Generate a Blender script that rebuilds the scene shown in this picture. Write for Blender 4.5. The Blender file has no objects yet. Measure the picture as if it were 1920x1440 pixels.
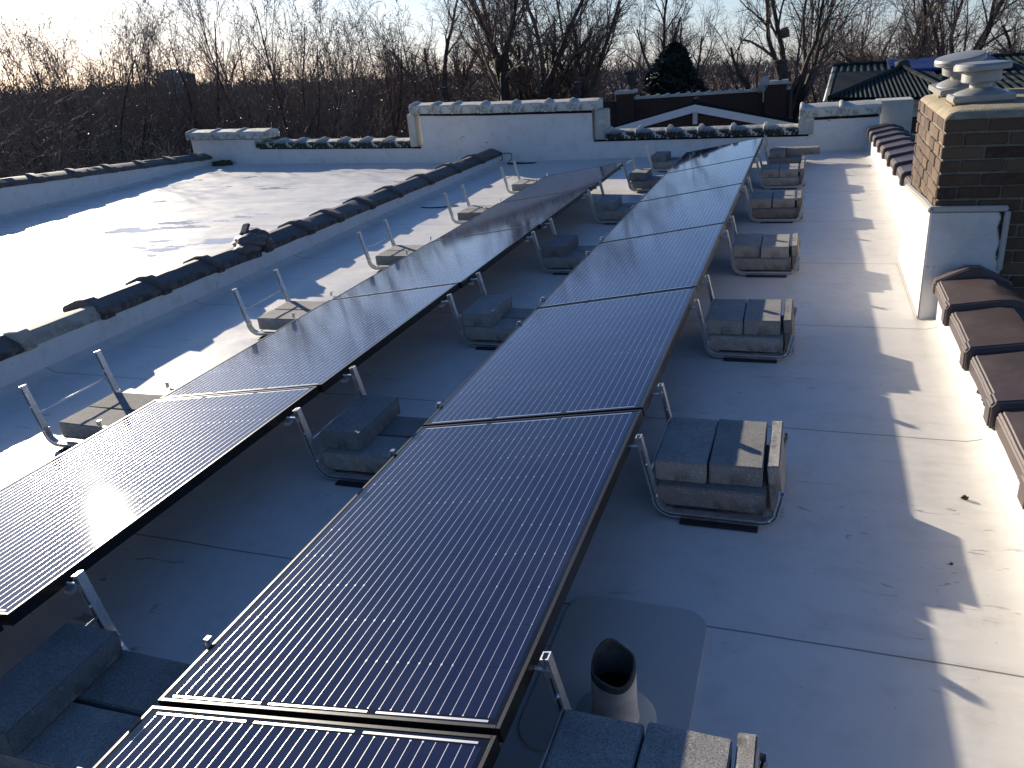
import bpy, bmesh, math, random
from mathutils import Vector, Matrix, noise
import numpy as np
R = math.radians
scene = bpy.context.scene
col = scene.collection

# ---------------------------------------------------------------- camera (roof frame: z = 0 is the roof membrane)
FPX = 1508.5
CAM = Vector((1.5488, -1.1955, 1.6899))
def cam_axes(yaw, pitch, roll):
    cy, sy, cp, sp = math.cos(yaw), math.sin(yaw), math.cos(pitch), math.sin(pitch)
    f = Vector((sy*cp, cy*cp, sp)); r = Vector((cy, -sy, 0)); u = r.cross(f)
    c, s = math.cos(roll), math.sin(roll)
    return r*c + u*s, u*c - r*s, f
CR, CU, CF = cam_axes(-0.3667, -0.3985, -0.0877)
def ray(x, y): return CF + CR*((x-960)/FPX) + CU*((720-y)/FPX)
def at(x, y, Y):
    d = ray(x, y); return CAM + d*((Y-CAM.y)/d.y)
# the roof is pitched about 3 degrees for drainage: G turns roof frame into the level frame
UP = Vector((0.0326, 0.0429, 0.9985)).normalized()
G = UP.rotation_difference(Vector((0, 0, 1))).to_matrix()
G4 = G.to_4x4()
SUN = Vector((-3.10, 2.17, 1.0)).normalized()      # towards the sun, roof frame
GROUND = -8.0
CAMG = G @ CAM
def gdir(px, py=140):
    d = G @ ray(px, py); return d
def gplace(px, dist, z=GROUND):
    d = gdir(px); h = Vector((d.x, d.y, 0)).normalized()
    return Vector((CAMG.x + h.x*dist, CAMG.y + h.y*dist, z))

# ---------------------------------------------------------------- object helpers
def tag(o, label=None, cat=None, group=None, kind=None, level=False):
    if label: o['label'] = label
    if cat: o['category'] = cat
    if group: o['group'] = group
    if kind: o['kind'] = kind
    if level: o['level_frame'] = 1
    return o
def empty(name, loc=(0, 0, 0), rot=(0, 0, 0), parent=None):
    o = bpy.data.objects.new(name, None); o.empty_display_size = .1
    o.location = loc; o.rotation_euler = rot
    if parent: o.parent = parent
    col.objects.link(o); return o
def mesh_obj(name, V, F, mat, parent=None, smooth=False, loc=None, rot=None, mats=None, mi=None):
    m = bpy.data.meshes.new(name); m.from_pydata([tuple(v) for v in V], [], F)
    for k in (mats or [mat]): m.materials.append(k)
    if mi: m.polygons.foreach_set('material_index', mi)
    if smooth: m.polygons.foreach_set('use_smooth', [True]*len(m.polygons))
    m.update()
    o = bpy.data.objects.new(name, m)
    if parent: o.parent = parent
    if loc: o.location = loc
    if rot: o.rotation_euler = rot
    col.objects.link(o); return o
class MB:
    def __init__(s): s.V = []; s.F = []
    def add(s, V, F):
        n = len(s.V); s.V += [Vector(v) for v in V]; s.F += [tuple(i+n for i in f) for f in F]; return s
    def box(s, x0, x1, y0, y1, z0, z1):
        return s.add([(x0,y0,z0),(x1,y0,z0),(x1,y1,z0),(x0,y1,z0),(x0,y0,z1),(x1,y0,z1),(x1,y1,z1),(x0,y1,z1)],
                     [(0,3,2,1),(4,5,6,7),(0,1,5,4),(1,2,6,5),(2,3,7,6),(3,0,4,7)])
    def prism(s, pts, ax, a, b):
        """polygon pts in the plane across ax, extruded a..b.  ax 'x': pts=(y,z); 'y': pts=(x,z); 'z': pts=(x,y)"""
        f = {'x': lambda p, t: (t, p[0], p[1]), 'y': lambda p, t: (p[0], t, p[1]), 'z': lambda p, t: (p[0], p[1], t)}[ax]
        n = len(pts); V = [f(p, a) for p in pts] + [f(p, b) for p in pts]
        F = [tuple(range(n)), tuple(range(2*n-1, n-1, -1))] + [(i, i+n, (i+1) % n+n, (i+1) % n) for i in range(n)]
        return s.add(V, F)
    def loft(s, rings, close=True, caps=True):
        n = len(rings[0]); V = [p for r in rings for p in r]; F = []
        for k in range(len(rings)-1):
            for i in range(n if close else n-1):
                j = (i+1) % n; F.append((k*n+i, k*n+j, (k+1)*n+j, (k+1)*n+i))
        if caps and close:
            F.append(tuple(range(n-1, -1, -1))); F.append(tuple((len(rings)-1)*n+i for i in range(n)))
        return s.add(V, F)
    def tube(s, path, rad, n=8, caps=True):
        rings = []
        path = [Vector(p) for p in path]
        for i, p in enumerate(path):
            d = (path[min(i+1, len(path)-1)] - path[max(i-1, 0)]).normalized()
            a = d.orthogonal().normalized() if i == 0 else (a - d*a.dot(d)).normalized()
            b = d.cross(a); r = rad[i] if isinstance(rad, (list, tuple)) else rad
            rings.append([p + (a*math.cos(t*2*math.pi/n) + b*math.sin(t*2*math.pi/n))*r for t in range(n)])
        return s.loft(rings, True, caps)
    def lathe(s, prof, n=32, c=(0, 0), tilt=None):
        rings = [[Vector((c[0]+r*math.cos(2*math.pi*i/n), c[1]+r*math.sin(2*math.pi*i/n), z)) for i in range(n)] for r, z in prof]
        if tilt: rings = [[tilt @ v for v in r] for r in rings]
        return s.loft(rings, True, False)
    def build(s, name, mat, parent=None, smooth=False, bevel=0, seg=2, **k):
        o = mesh_obj(name, s.V, s.F, mat, parent, smooth, **k)
        bm = bmesh.new(); bm.from_mesh(o.data)
        bmesh.ops.recalc_face_normals(bm, faces=bm.faces)
        if bevel:
            es = [e for e in bm.edges if len(e.link_faces) == 2 and e.calc_face_angle() > .5]
            bmesh.ops.bevel(bm, geom=es, offset=bevel, segments=seg, affect='EDGES', clamp_overlap=True)
        bm.to_mesh(o.data); bm.free()
        if bevel: 
            o.data.polygons.foreach_set('use_smooth', [True]*len(o.data.polygons))
            o.data.set_sharp_from_angle(angle=R(32))
        return o
def copy_tree(o, parent=None):
    c = o.copy(); col.objects.link(c)
    if parent: c.parent = parent
    for ch in list(o.children): copy_tree(ch, c)
    return c

# ---------------------------------------------------------------- materials
class NT:
    def __init__(s, name):
        s.m = bpy.data.materials.new(name); s.m.use_nodes = True; s.t = s.m.node_tree; s.n = s.t.nodes
        s.p = s.n['Principled BSDF']; s.out = s.n['Material Output']
        s._c = None
    def link(s, a, b): s.t.links.new(a, b)
    def setv(s, inp, v):
        if hasattr(v, 'is_output') or isinstance(v, bpy.types.NodeSocket): s.link(v, inp)
        elif isinstance(v, (tuple, list)): inp.default_value = (*v, 1) if len(v) == 3 and inp.type == 'RGBA' else v
        else: inp.default_value = v
    @property
    def obj(s):
        if not s._c: s._c = s.n.new('ShaderNodeTexCoord')
        return s._c.outputs['Object']
    def xyz(s, v=None):
        q = s.n.new('ShaderNodeSeparateXYZ'); s.link(v or s.obj, q.inputs[0]); return q.outputs
    def math(s, op, a, b=0, c=0):
        q = s.n.new('ShaderNodeMath'); q.operation = op
        for i, v in enumerate((a, b, c)): s.setv(q.inputs[i], v)
        return q.outputs[0]
    def mapping(s, scale=(1, 1, 1), rot=(0, 0, 0), v=None):
        q = s.n.new('ShaderNodeMapping'); s.link(v or s.obj, q.inputs[0]); q.inputs['Scale'].default_value = scale
        q.inputs['Rotation'].default_value = rot; return q.outputs[0]
    def noise(s, scale, detail=4, rough=.5, v=None, dist=0):
        q = s.n.new('ShaderNodeTexNoise'); s.link(v or s.obj, q.inputs['Vector']); q.inputs['Scale'].default_value = scale
        q.inputs['Detail'].default_value = detail; q.inputs['Roughness'].default_value = rough; q.inputs['Distortion'].default_value = dist
        return q.outputs['Fac']
    def ramp(s, f, stops, interp='LINEAR'):
        q = s.n.new('ShaderNodeValToRGB'); s.link(f, q.inputs[0]); e = q.color_ramp.elements; q.color_ramp.interpolation = interp
        while len(e) < len(stops): e.new(.5)
        for i, (p, c) in enumerate(stops): e[i].position = p; e[i].color = (*c, 1) if isinstance(c, (tuple, list)) else (c, c, c, 1)
        return q.outputs[0]
    def mix(s, f, a, b, mode='MIX'):
        q = s.n.new('ShaderNodeMix'); q.data_type = 'RGBA'; q.blend_type = mode
        s.setv(q.inputs[0], f); s.setv(q.inputs[6], a); s.setv(q.inputs[7], b); return q.outputs[2]
    def bump(s, h, strength=.3, dist=.01, normal=None):
        q = s.n.new('ShaderNodeBump'); s.link(h, q.inputs['Height']); q.inputs['Strength'].default_value = strength
        q.inputs['Distance'].default_value = dist
        if normal: s.link(normal, q.inputs['Normal'])
        return q.outputs[0]
    def rnd(s, what='obj'):
        if what == 'obj': return s.n.new('ShaderNodeObjectInfo').outputs['Random']
        return s.n.new('ShaderNodeNewGeometry').outputs['Random Per Island']
    def set(s, **k):
        for a, v in k.items(): s.setv(s.p.inputs[a.replace('_', ' ')], v)
        return s.m

def mat_simple(name, colr, rough=.6, metal=0, var=.25, scale=20, bump=.2, bscale=60, bdist=.003):
    t = NT(name); n = t.noise(scale, 5, .6)
    lo = tuple(c*(1-var) for c in colr); hi = tuple(min(1, c*(1+var)) for c in colr)
    t.set(Base_Color=t.ramp(n, [(.3, lo), (.7, hi)]), Roughness=rough, Metallic=metal)
    if bump: t.set(Normal=t.bump(t.noise(bscale, 4, .6), bump, bdist))
    return t.m

SEAM0, SEAMP = 0.85, 1.42
def m_membrane(name, seams=True, puddle=False, base=(.67, .64, .585)):
    t = NT(name); x, y, z = t.xyz()
    n1 = t.noise(.9, 6, .62); n2 = t.noise(7, 6, .65); st = t.noise(3.0, 5, .7, v=t.mapping((.5, 2.2, 1), (0, 0, .5)))
    c = t.mix(t.ramp(n1, [(.35, 0), (.75, .55)]), base, tuple(b*.82 for b in base))
    c = t.mix(t.ramp(n2, [(.50, 0), (.75, .45)]), c, (.44, .41, .36))
    c = t.mix(t.ramp(st, [(.56, 0), (.74, .42)]), c, (.42, .39, .34))
    # scuffs
    sc = t.noise(13, 3, .5, v=t.mapping((.35, 1.7, 1), (0, 0, 1.1)), dist=1.5)
    scm = t.math('MULTIPLY', t.ramp(sc, [(.665, 0), (.70, .6)]), t.ramp(t.noise(1.1, 2), [(.46, 0), (.56, 1)]))
    c = t.mix(scm, c, (.16, .14, .12))
    sp = t.noise(55, 2, .5); c = t.mix(t.ramp(sp, [(.735, 0), (.76, .55)]), c, (.13, .11, .09))
    h = t.math('ADD', t.math('MULTIPLY', t.noise(2.2, 4, .5), 1.0), t.math('MULTIPLY', t.noise(5, 3, .5, v=t.mapping((.3, 1.6, 1), (0, 0, .12))), .35))
    nrm = None
    if seams:
        wob = t.math('MULTIPLY', t.math('SUBTRACT', t.noise(1.3, 2), .5), .03)
        yy = t.math('ADD', t.math('SUBTRACT', y, SEAM0), t.math('ADD', wob, t.math('MULTIPLY', x, .012)))
        fr = t.math('MODULO', t.math('ADD', yy, SEAMP*20), SEAMP)
        d = t.math('ABSOLUTE', t.math('SUBTRACT', fr, SEAMP/2))      # = SEAMP/2 on the seam
        line = t.math('GREATER_THAN', d, SEAMP/2-(.0075 if puddle else .0035))
        soft = t.ramp(d, [(SEAMP/2-.05, 0), (SEAMP/2, 1)])
        c = t.mix(t.math('MULTIPLY', soft, .10), c, (.4, .37, .3))
        c = t.mix(t.math('MULTIPLY', line, .8), c, (.09, .09, .09))
        step = t.math('LESS_THAN', fr, .06)
        h = t.math('ADD', h, t.math('MULTIPLY', step, .05))
    rough = t.ramp(t.noise(2.5, 5, .6), [(.3, .36), (.7, .55)])
    if puddle:
        pm = t.noise(.8, 5, .6, v=t.mapping((.8, 1.7, 1), (0, 0, .35)))
        msk = t.math('MULTIPLY', t.ramp(pm, [(.60, 0), (.62, 1)]), t.ramp(x, [(0, 0), (.01, 0)]) if 0 else 1.0)
        c = t.mix(t.math('MULTIPLY', msk, .35), c, (.35, .38, .42)); 
        rough = t.mix(msk, rough, (.12, .12, .12))
    t.set(Base_Color=c, Roughness=rough, Normal=t.bump(h, .6, .012, t.bump(t.noise(90, 3, .6), .12, .002)))
    t.p.inputs['Specular IOR Level'].default_value = .5
    return t.m
M_ROOF = m_membrane('white_roof_membrane', True, False)
M_ROOFL = m_membrane('white_roof_membrane_wet', True, True)
M_WALLM = m_membrane('white_wall_membrane', False, False, (.68, .665, .64))
M_SEALP = m_membrane('flashing_patch', False, False, (.47, .455, .41))

def m_panel():
    t = NT('solar_cells'); x, y, z = t.xyz()
    # x 0..1 across, y 0..1.66 along
    cw = .1585; mx = .0245; my = .030
    u = t.math('SUBTRACT', x, mx); v = t.math('SUBTRACT', y, my)
    inside = t.math('MULTIPLY', t.math('MULTIPLY', t.math('GREATER_THAN', u, 0), t.math('LESS_THAN', u, cw*6)),
                    t.math('MULTIPLY', t.math('GREATER_THAN', v, 0), t.math('LESS_THAN', v, 1.60)))
    bp = cw/5
    fb = t.math('ABSOLUTE', t.math('SUBTRACT', t.math('FRACT', t.math('DIVIDE', u, bp)), .5))
    bus = t.math('MULTIPLY', t.math('LESS_THAN', fb, .0007/bp), inside)
    cv = t.math('MULTIPLY', t.math('ABSOLUTE', t.math('SUBTRACT', t.math('FRACT', t.math('DIVIDE', v, .160)), .5)), .160)   # .08 at the cell gap
    gapy = t.math('GREATER_THAN', cv, .0785)
    cu = t.math('MULTIPLY', t.math('ABSOLUTE', t.math('SUBTRACT', t.math('FRACT', t.math('DIVIDE', u, cw)), .5)), cw)
    gapx = t.math('GREATER_THAN', cu, cw/2-.0012)
    gap = t.math('MAXIMUM', gapx, gapy)
    dot = t.math('MULTIPLY', t.math('MULTIPLY', t.math('LESS_THAN', fb, .0022/bp), t.math('GREATER_THAN', cv, .0765)),
                 t.math('MULTIPLY', inside, t.math('GREATER_THAN', t.noise(2.2, 2), .5)))  # interconnect glints painted in as wider metal dots
    # collecting ribbons at both short ends, each over two cells
    r2 = t.math('MULTIPLY', t.math('ABSOLUTE', t.math('SUBTRACT', t.math('FRACT', t.math('DIVIDE', u, cw*2)), .5)), cw*2)
    seg = t.math('MULTIPLY', t.math('LESS_THAN', r2, cw-.012), t.math('MULTIPLY', t.math('GREATER_THAN', u, 0), t.math('LESS_THAN', u, cw*6)))
    e = t.math('ABSOLUTE', t.math('SUBTRACT', y, .83))
    rb = t.math('MULTIPLY', t.math('MULTIPLY', t.math('GREATER_THAN', e, .83-.024), t.math('LESS_THAN', e, .83-.0175)), seg)
    metal = t.math('MAXIMUM', t.math('MAXIMUM', bus, rb), dot)
    ci = t.noise(3, 3)
    cell = t.mix(ci, (.010, .012, .040), (.013, .018, .055))
    base = t.mix(t.math('MULTIPLY', gap, .7), cell, (.004, .005, .010))
    base = t.mix(t.math('SUBTRACT', 1, inside), base, (.006, .006, .008))
    base = t.mix(metal, base, (.62, .60, .60))
    dust = t.noise(2.3, 6, .7); dn = t.noise(40, 3, .6)
    dm = t.math('MULTIPLY', t.ramp(dust, [(.45, .0), (.85, .05)]), t.ramp(dn, [(.3, .5), (.7, 1)]))
    base = t.mix(dm, base, (.32, .33, .34))
    rib = t.noise(600, 2, .5)
    fine = t.bump(rib, .10, .0003)
    t.set(Base_Color=base, Roughness=t.math('SUBTRACT', .42, t.math('MULTIPLY', metal, .12)), Metallic=t.math('MULTIPLY', metal, .9))
    t.p.inputs['Specular IOR Level'].default_value = .0
    t.set(Coat_Weight=1.0, Coat_Roughness=t.ramp(dust, [(.3, .028), (.8, .05)]), Coat_IOR=1.46)
    t.link(fine, t.p.inputs['Coat Normal'])
    return t.m
M_CELLS = m_panel()
M_FRAME = mat_simple('black_anodised_frame', (.018, .018, .02), .38, .6, .2, 30, .05)

def m_concrete():
    t = NT('concrete_block'); r = t.rnd()
    a = t.noise(260, 3, .7); b = t.noise(9, 5, .6); cc = t.noise(110, 2, .5)
    c = t.ramp(b, [(.3, (.25, .24, .22)), (.7, (.36, .345, .32))])
    c = t.mix(t.ramp(a, [(.40, .75), (.50, 0)]), c, (.11, .10, .09))
    c = t.mix(t.ramp(cc, [(.62, 0), (.70, .5)]), c, (.62, .58, .52))
    g = t.n.new('ShaderNodeNewGeometry'); 
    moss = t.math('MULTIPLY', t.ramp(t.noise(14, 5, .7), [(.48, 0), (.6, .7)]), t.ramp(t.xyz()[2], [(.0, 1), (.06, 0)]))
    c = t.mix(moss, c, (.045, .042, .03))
    c = t.mix(1.0, c, t.ramp(r, [(0, .62), (1, 1.12)]), 'MULTIPLY')
    t.set(Base_Color=c, Roughness=.92, Normal=t.bump(a, .55, .0025, t.bump(b, .4, .004)))
    return t.m
M_CONC = m_concrete()
def m_galv():
    t = NT('galvanised_steel'); n = t.noise(35, 4, .6); v = t.n.new('ShaderNodeTexVoronoi'); t.link(t.obj, v.inputs['Vector']); v.inputs['Scale'].default_value = 90
    c = t.mix(v.outputs['Distance'], (.50, .52, .54), (.68, .69, .70))
    t.set(Base_Color=c, Metallic=.92, Roughness=t.ramp(n, [(.3, .27), (.7, .42)]), Normal=t.bump(n, .1, .002)); return t.m
M_GALV = m_galv()
M_RUBBER = mat_simple('black_rubber', (.012, .012, .012), .7, 0, .2, 40, .2)

def m_tile(name, a, b, rough, wear=(.3, .28, .26), wearamt=.3, moss=0., coat=0):
    t = NT(name); r = t.rnd(); n = t.noise(6, 5, .65)
    c = t.mix(r, a, b); c = t.mix(t.ramp(n, [(.45, 0), (.8, wearamt)]), c, wear)
    sp = t.noise(45, 3, .6); c = t.mix(t.ramp(sp, [(.62, 0), (.72, .5)]), c, tuple(.4*k for k in a))
    if moss:
        mm = t.math('MULTIPLY', t.ramp(t.noise(17, 6, .75), [(.44, 0), (.56, 1)]), t.ramp(t.xyz()[2], [(.02, 1), (.10, 0)]))
        c = t.mix(t.math('MULTIPLY', mm, moss), c, (.014, .016, .010))
    t.set(Base_Color=c, Roughness=t.math('ADD', rough, t.math('MULTIPLY', n, .15)), Normal=t.bump(t.noise(30, 5, .65), .35, .004))
    if coat: t.set(Coat_Weight=coat, Coat_Roughness=.22)
    return t.m
M_TILEB = m_tile('glazed_brown_tile', (.085, .056, .046), (.060, .043, .039), .42, (.13, .10, .085), .40, 0, .25)
M_TILEM = m_tile('weathered_brown_tile', (.125, .102, .092), (.080, .066, .060), .55, (.20, .175, .16), .5, .9)
M_TILEL = m_tile('weathered_grey_tile', (.10, .095, .088), (.07, .068, .065), .6, (.26, .25, .23), .5, .5)
M_TILESUN = m_tile('sunlit_pale_tile', (.45, .42, .34), (.38, .36, .30), .75, (.22, .20, .15), .5, .4)  # pale tone stands in for sun on one ridge tile
def m_painted(name, moss):
    t = NT(name); n = t.noise(5, 5, .6); z = t.xyz()[2]
    c = t.ramp(n, [(.3, (.42, .42, .36)), (.7, (.56, .55, .49))])
    pl = t.noise(13, 6, .75, v=t.mapping((1, 1, .8)))
    lo = t.ramp(z, [(.07, 1), (.125, .25 if moss else .05)])
    f = t.math('MULTIPLY', t.ramp(pl, [(.52-.10*moss, 0), (.54-.10*moss, 1)]), lo)
    c = t.mix(t.math('MULTIPLY', f, min(1, .5+moss)), c, (.014, .016, .013))
    t.set(Base_Color=c, Roughness=.7, Normal=t.bump(t.math('ADD', pl, n), .5, .008)); return t.m
M_TPALE = m_painted('painted_coping', .0)
M_TPEEL = m_painted('peeling_coping', .75)

def m_brickunit(name, stops):
    t = NT(name); r = t.rnd('isl'); c = t.ramp(r, stops)
    n = t.noise(30, 5, .65); c = t.mix(t.ramp(n, [(.4, 0), (.8, .5)]), c, (.13, .10, .07)); 
    t.set(Base_Color=c, Roughness=.85, Normal=t.bump(t.noise(70, 4, .7), .5, .004)); return t.m
M_BRICK = m_brickunit('chimney_brick', [(0, (.058, .030, .017)), (.35, (.11, .066, .036)), (.6, (.045, .022, .013)), (.8, (.14, .088, .050)), (1, (.075, .040, .022))])
M_MORTAR = mat_simple('mortar', (.20, .175, .135), .95, 0, .25, 25, .6, 120)
M_CROWN = mat_simple('mortar_crown', (.30, .25, .165), .95, 0, .3, 14, .7, 90, .006)
def m_brickwall(name, a, b, mort, scale=1.0):
    t = NT(name); q = t.n.new('ShaderNodeTexBrick'); x, y, z = t.xyz()
    cb = t.n.new('ShaderNodeCombineXYZ'); t.link(t.math('ADD', x, y), cb.inputs[0]); t.link(z, cb.inputs[1]); t.link(cb.outputs[0], q.inputs['Vector'])
    q.inputs['Color1'].default_value = (*a, 1); q.inputs['Color2'].default_value = (*b, 1); q.inputs['Mortar'].default_value = (*mort, 1)
    q.inputs['Scale'].default_value = scale; q.inputs['Brick Width'].default_value = .22; q.inputs['Row Height'].default_value = .072
    q.inputs['Mortar Size'].default_value = .010; q.inputs['Bias'].default_value = -.2
    c = t.mix(t.ramp(t.noise(1.2, 5, .6), [(.4, 0), (.8, .5)]), q.outputs['Color'], tuple(k*.4 for k in a))
    t.set(Base_Color=c, Roughness=.9, Normal=t.bump(q.outputs['Fac'], -.4, .006)); return t.m
M_BWALL = m_brickwall('red_brick_wall', (.055, .025, .019), (.035, .018, .015), (.06, .05, .042))
M_BHOUSE = m_brickwall('house_brick', (.13, .07, .05), (.09, .05, .035), (.2, .18, .15))
M_VENTM = mat_simple('painted_metal_cap', (.33, .325, .305), .45, .3, .10, 10, .05)
M_BED = mat_simple('ochre_mortar_bed', (.26, .17, .075), .95, 0, .3, 14, .6, 90)
M_PIPE = mat_simple('coated_pipe', (.62, .57, .49), .6, 0, .35, 10, .3)
M_PIPETOP = mat_simple('grimy_cast_iron', (.07, .062, .055), .8, 0, .4, 30, .4)
M_BLACK = mat_simple('dull_black', (.004, .004, .004), .95, 0, .2, 10, .1)  # near-black colour for the pipe bore and the strip under the coping
M_WHITEP = mat_simple('white_paint', (.50, .51, .52), .6, 0, .08, 6, .05)
M_WHITEB = mat_simple('bright_white_paint', (.72, .73, .74), .55, 0, .05, 6, .03)
M_GREENT = m_tile('green_clay_tile', (.0025, .012, .008), (.003, .015, .010), .85, (.006, .017, .012), .4)
M_BLUE = mat_simple('blue_tarpaulin', (.006, .02, .13), .5, 0, .3, 6, .4, 12, .05)
M_GLASS = mat_simple('dark_window_glass', (.03, .035, .035), .12, 0, .1, 5, 0)
M_URN = mat_simple('dark_cast_stone', (.05, .042, .04), .85, 0, .3, 12, .3)
M_DISH = mat_simple('grey_dish', (.35, .35, .35), .5, .1, .1, 5, 0)
M_SLAB = mat_simple('tower_concrete', (.55, .55, .57), .85, 0, .12, .1, 0)
M_WIRE = mat_simple('black_cable', (.015, .015, .015), .6, 0, .1, 10, 0)
M_MOSS = mat_simple('moss_clump', (.045, .042, .018), .95, 0, .4, 30, .8, 60, .01)
M_WOODP = mat_simple('weathered_timber', (.42, .38, .30), .8, 0, .35, 30, .5, 40)
def m_bark(name, a, b):
    t = NT(name); n = t.noise(6, 5, .7, v=t.mapping((1, 1, .25))); r = t.rnd()
    c = t.ramp(n, [(.3, a), (.7, b)]); c = t.mix(1.0, c, t.ramp(r, [(0, .8), (1, 1.15)]), 'MULTIPLY')
    t.set(Base_Color=c, Roughness=.9); return t.m
M_BARK = m_bark('grey_brown_bark', (.035, .027, .021), (.085, .068, .054))
M_TWIG = m_bark('grey_brown_twigs', (.11, .083, .068), (.22, .17, .14))
M_TWIGR = m_bark('russet_twigs', (.12, .058, .038), (.22, .115, .075))
def m_leaf(name, a, b, rough=.5):
    t = NT(name); r = t.rnd('isl'); c = t.mix(r, a, b); t.set(Base_Color=c, Roughness=rough); return t.m
M_LEAF = m_leaf('dry_leaves', (.13, .092, .062), (.27, .20, .135), .45)
M_LEAFG = m_leaf('dull_green_leaves', (.03, .04, .02), (.09, .09, .05), .4)
M_CONIF = m_leaf('conifer_needles', (.006, .014, .010), (.016, .030, .018), .6)
def m_ground():
    t = NT('leaf_litter_ground'); c = t.ramp(t.noise(.25, 8, .7), [(.3, (.035, .026, .017)), (.55, (.065, .048, .03)), (.75, (.05, .055, .03))])
    t.set(Base_Color=c, Roughness=.95, Normal=t.bump(t.noise(2, 6, .7), .8, .15)); return t.m
M_GROUND = m_ground()
M_FAR = m_leaf('far_woodland', (.10, .082, .076), (.19, .15, .13), .8)

# ---------------------------------------------------------------- roof deck
WX = -2.97           # face of the middle wall
rng = random.Random(5)
def grid_sheet(name, x0, x1, y0, y1, nx, ny, fz, mat, thick=.25):
    V = []; F = []
    for j in range(ny+1):
        for i in range(nx+1):
            x = x0+(x1-x0)*i/nx; y = y0+(y1-y0)*j/ny; V.append((x, y, fz(x, y)))
    for j in range(ny):
        for i in range(nx):
            a = j*(nx+1)+i; F.append((a, a+1, a+nx+2, a+nx+1))
    n = len(V); V += [(x0, y0, -thick), (x1, y0, -thick), (x1, y1, -thick), (x0, y1, -thick)]
    c = (0, nx, n-1, n-1-nx)
    F.append((n+3, n+2, n+1, n))
    return mesh_obj(name, V, F, mat, smooth=True)
def cove_r(x, y):   # membrane turns up where it meets the walls
    h = 0
    d = 2.31-x
    if d < .06: h = max(h, (.06-max(d, 0))**2*8.0)
    d = x-WX
    if d < .10: h = max(h, (.10-max(d, 0))**2*3.5)
    return h + .004*(noise.noise(Vector((x*1.3, y*.9, 0))))
deck = grid_sheet('roof_deck', WX-.01, 2.33, -7, 11.3, 120, 160, cove_r, M_ROOF)
tag(deck, kind='structure')
def cove_l(x, y):
    d = x+9.3; h = (.12-max(d, 0))**2*3 if d < .12 else 0
    d = -3.27-x
    if d < .1: h = max(h, (.10-max(d, 0))**2*3.5)
    return h + .006*(noise.noise(Vector((x*.8, y*.7, 3))))
deckl = grid_sheet('roof_deck', -9.31, -3.26, -7, 12.4, 110, 120, cove_l, M_ROOFL)
tag(deckl, kind='structure')

# ---------------------------------------------------------------- coping tiles
def ridge_section(hw, lip, apex, apexoff=0., flat=.03):
    """gable-shaped coping section (u, z) with rounded shoulders"""
    return [(-hw, 0), (-hw, lip*.75), (-hw+.012, lip), (apexoff-flat, apex), (apexoff+flat, apex), (hw-.012, lip), (hw, lip*.75), (hw, 0)]
def coping_tile(name, parent, mat, cx, y0, y1, z, hw=.19, lip=.06, apex=.11, off=0, collar=True, cw=.075, axis='y', slope=0, tw=0, jit=.0, cg=1.0):
    """one tile from y0 (near, collar end) to y1; axis 'y' runs along the row"""
    L = y1-y0; m = MB()
    sec = ridge_section(hw, lip, apex, off)
    def ring(s, t, grow):
        out = []
        for (u, w) in s:
            g = 1+grow/hw
            uu = u*g; ww = (w+grow*1.1) if w > 0 else -grow*.2
            nn = noise.noise(Vector((uu*9+cx*3, t*7+y0*5, ww*9)))*jit
            if axis == 'y': out.append(Vector((uu+nn, t, ww+nn+slope*t)))
            else: out.append(Vector((t, uu+nn, ww+nn+slope*t)))
        return out
    steps = [.0]+[L*k/6 for k in range(1, 7)]
    m.loft([ring(sec, t, 0) for t in steps])
    if collar:
        m.loft([ring(sec, t, g) for t, g in ((-.012, .010*cg), (0, .024*cg), (cw, .022*cg), (cw+.012, .003*cg))])
    loc = (cx, y0, z) if axis == 'y' else (y0, cx, z)
    o = m.build(name, mat, parent, smooth=False, bevel=.007, seg=2, loc=loc, rot=(0, 0, 0)); o.data.set_sharp_from_angle(angle=R(19)); return o

# middle party wall -----------------------------------------------------------
mw = empty('party_wall', (-3.12, 5, 0)); 
tag(mw, 'low white membrane party wall topped with dark weathered ridge tiles, between the wet left roof and the panel rows', 'parapet wall')
m = MB(); rings = []
for k in range(60):
    y = -7+k*(18/59); zt = .19-.008*max(0, y-2)+.012*noise.noise(Vector((y*1.7, 1, 1)))
    rings.append([Vector((-3.265+3.12, y-5, -.02)), Vector((-3.265+3.12, y-5, zt)), Vector((WX+3.12, y-5, zt)), Vector((WX+3.12, y-5, -.02))])
m.loft(rings); m.build('wall', M_WALLM, mw)
cols = [-.9, -.28, .34, .97, 1.6, 2.2, 2.83, 3.42, 4.06, 4.74, 5.43, 6.0, 6.68, 7.40, 8.28, 9.2, 10.12, 10.98]
for i in range(len(cols)-1):
    y0, y1 = cols[i], cols[i+1]
    z = .185-.009*max(0, y0-2)
    if i == 5:     # the sunlit tile, its light painted as a paler face
        coping_tile('coping_tile', mw, M_TILESUN, 0, y0-5, y1-5+.03, z, .155, .05, .095, .09, True, .08, slope=-.008, jit=.006)['label'] = 'pale tile with sunlight painted into its colour, lengthwise ribs'
    elif i == 8:
        coping_tile('coping_tile', mw, M_TILEM, 0, y0-5, y1-5-.06, z-.005, .165, .055, .105, 0, True, .07, slope=-.03, jit=.012)
    else:
        coping_tile('coping_tile', mw, M_TILEM, 0, y0-5, y1-5+.03, z, .165, .055, .108, 0, True, .085+rng.uniform(-.01, .01), slope=-.009, jit=.007)
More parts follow.
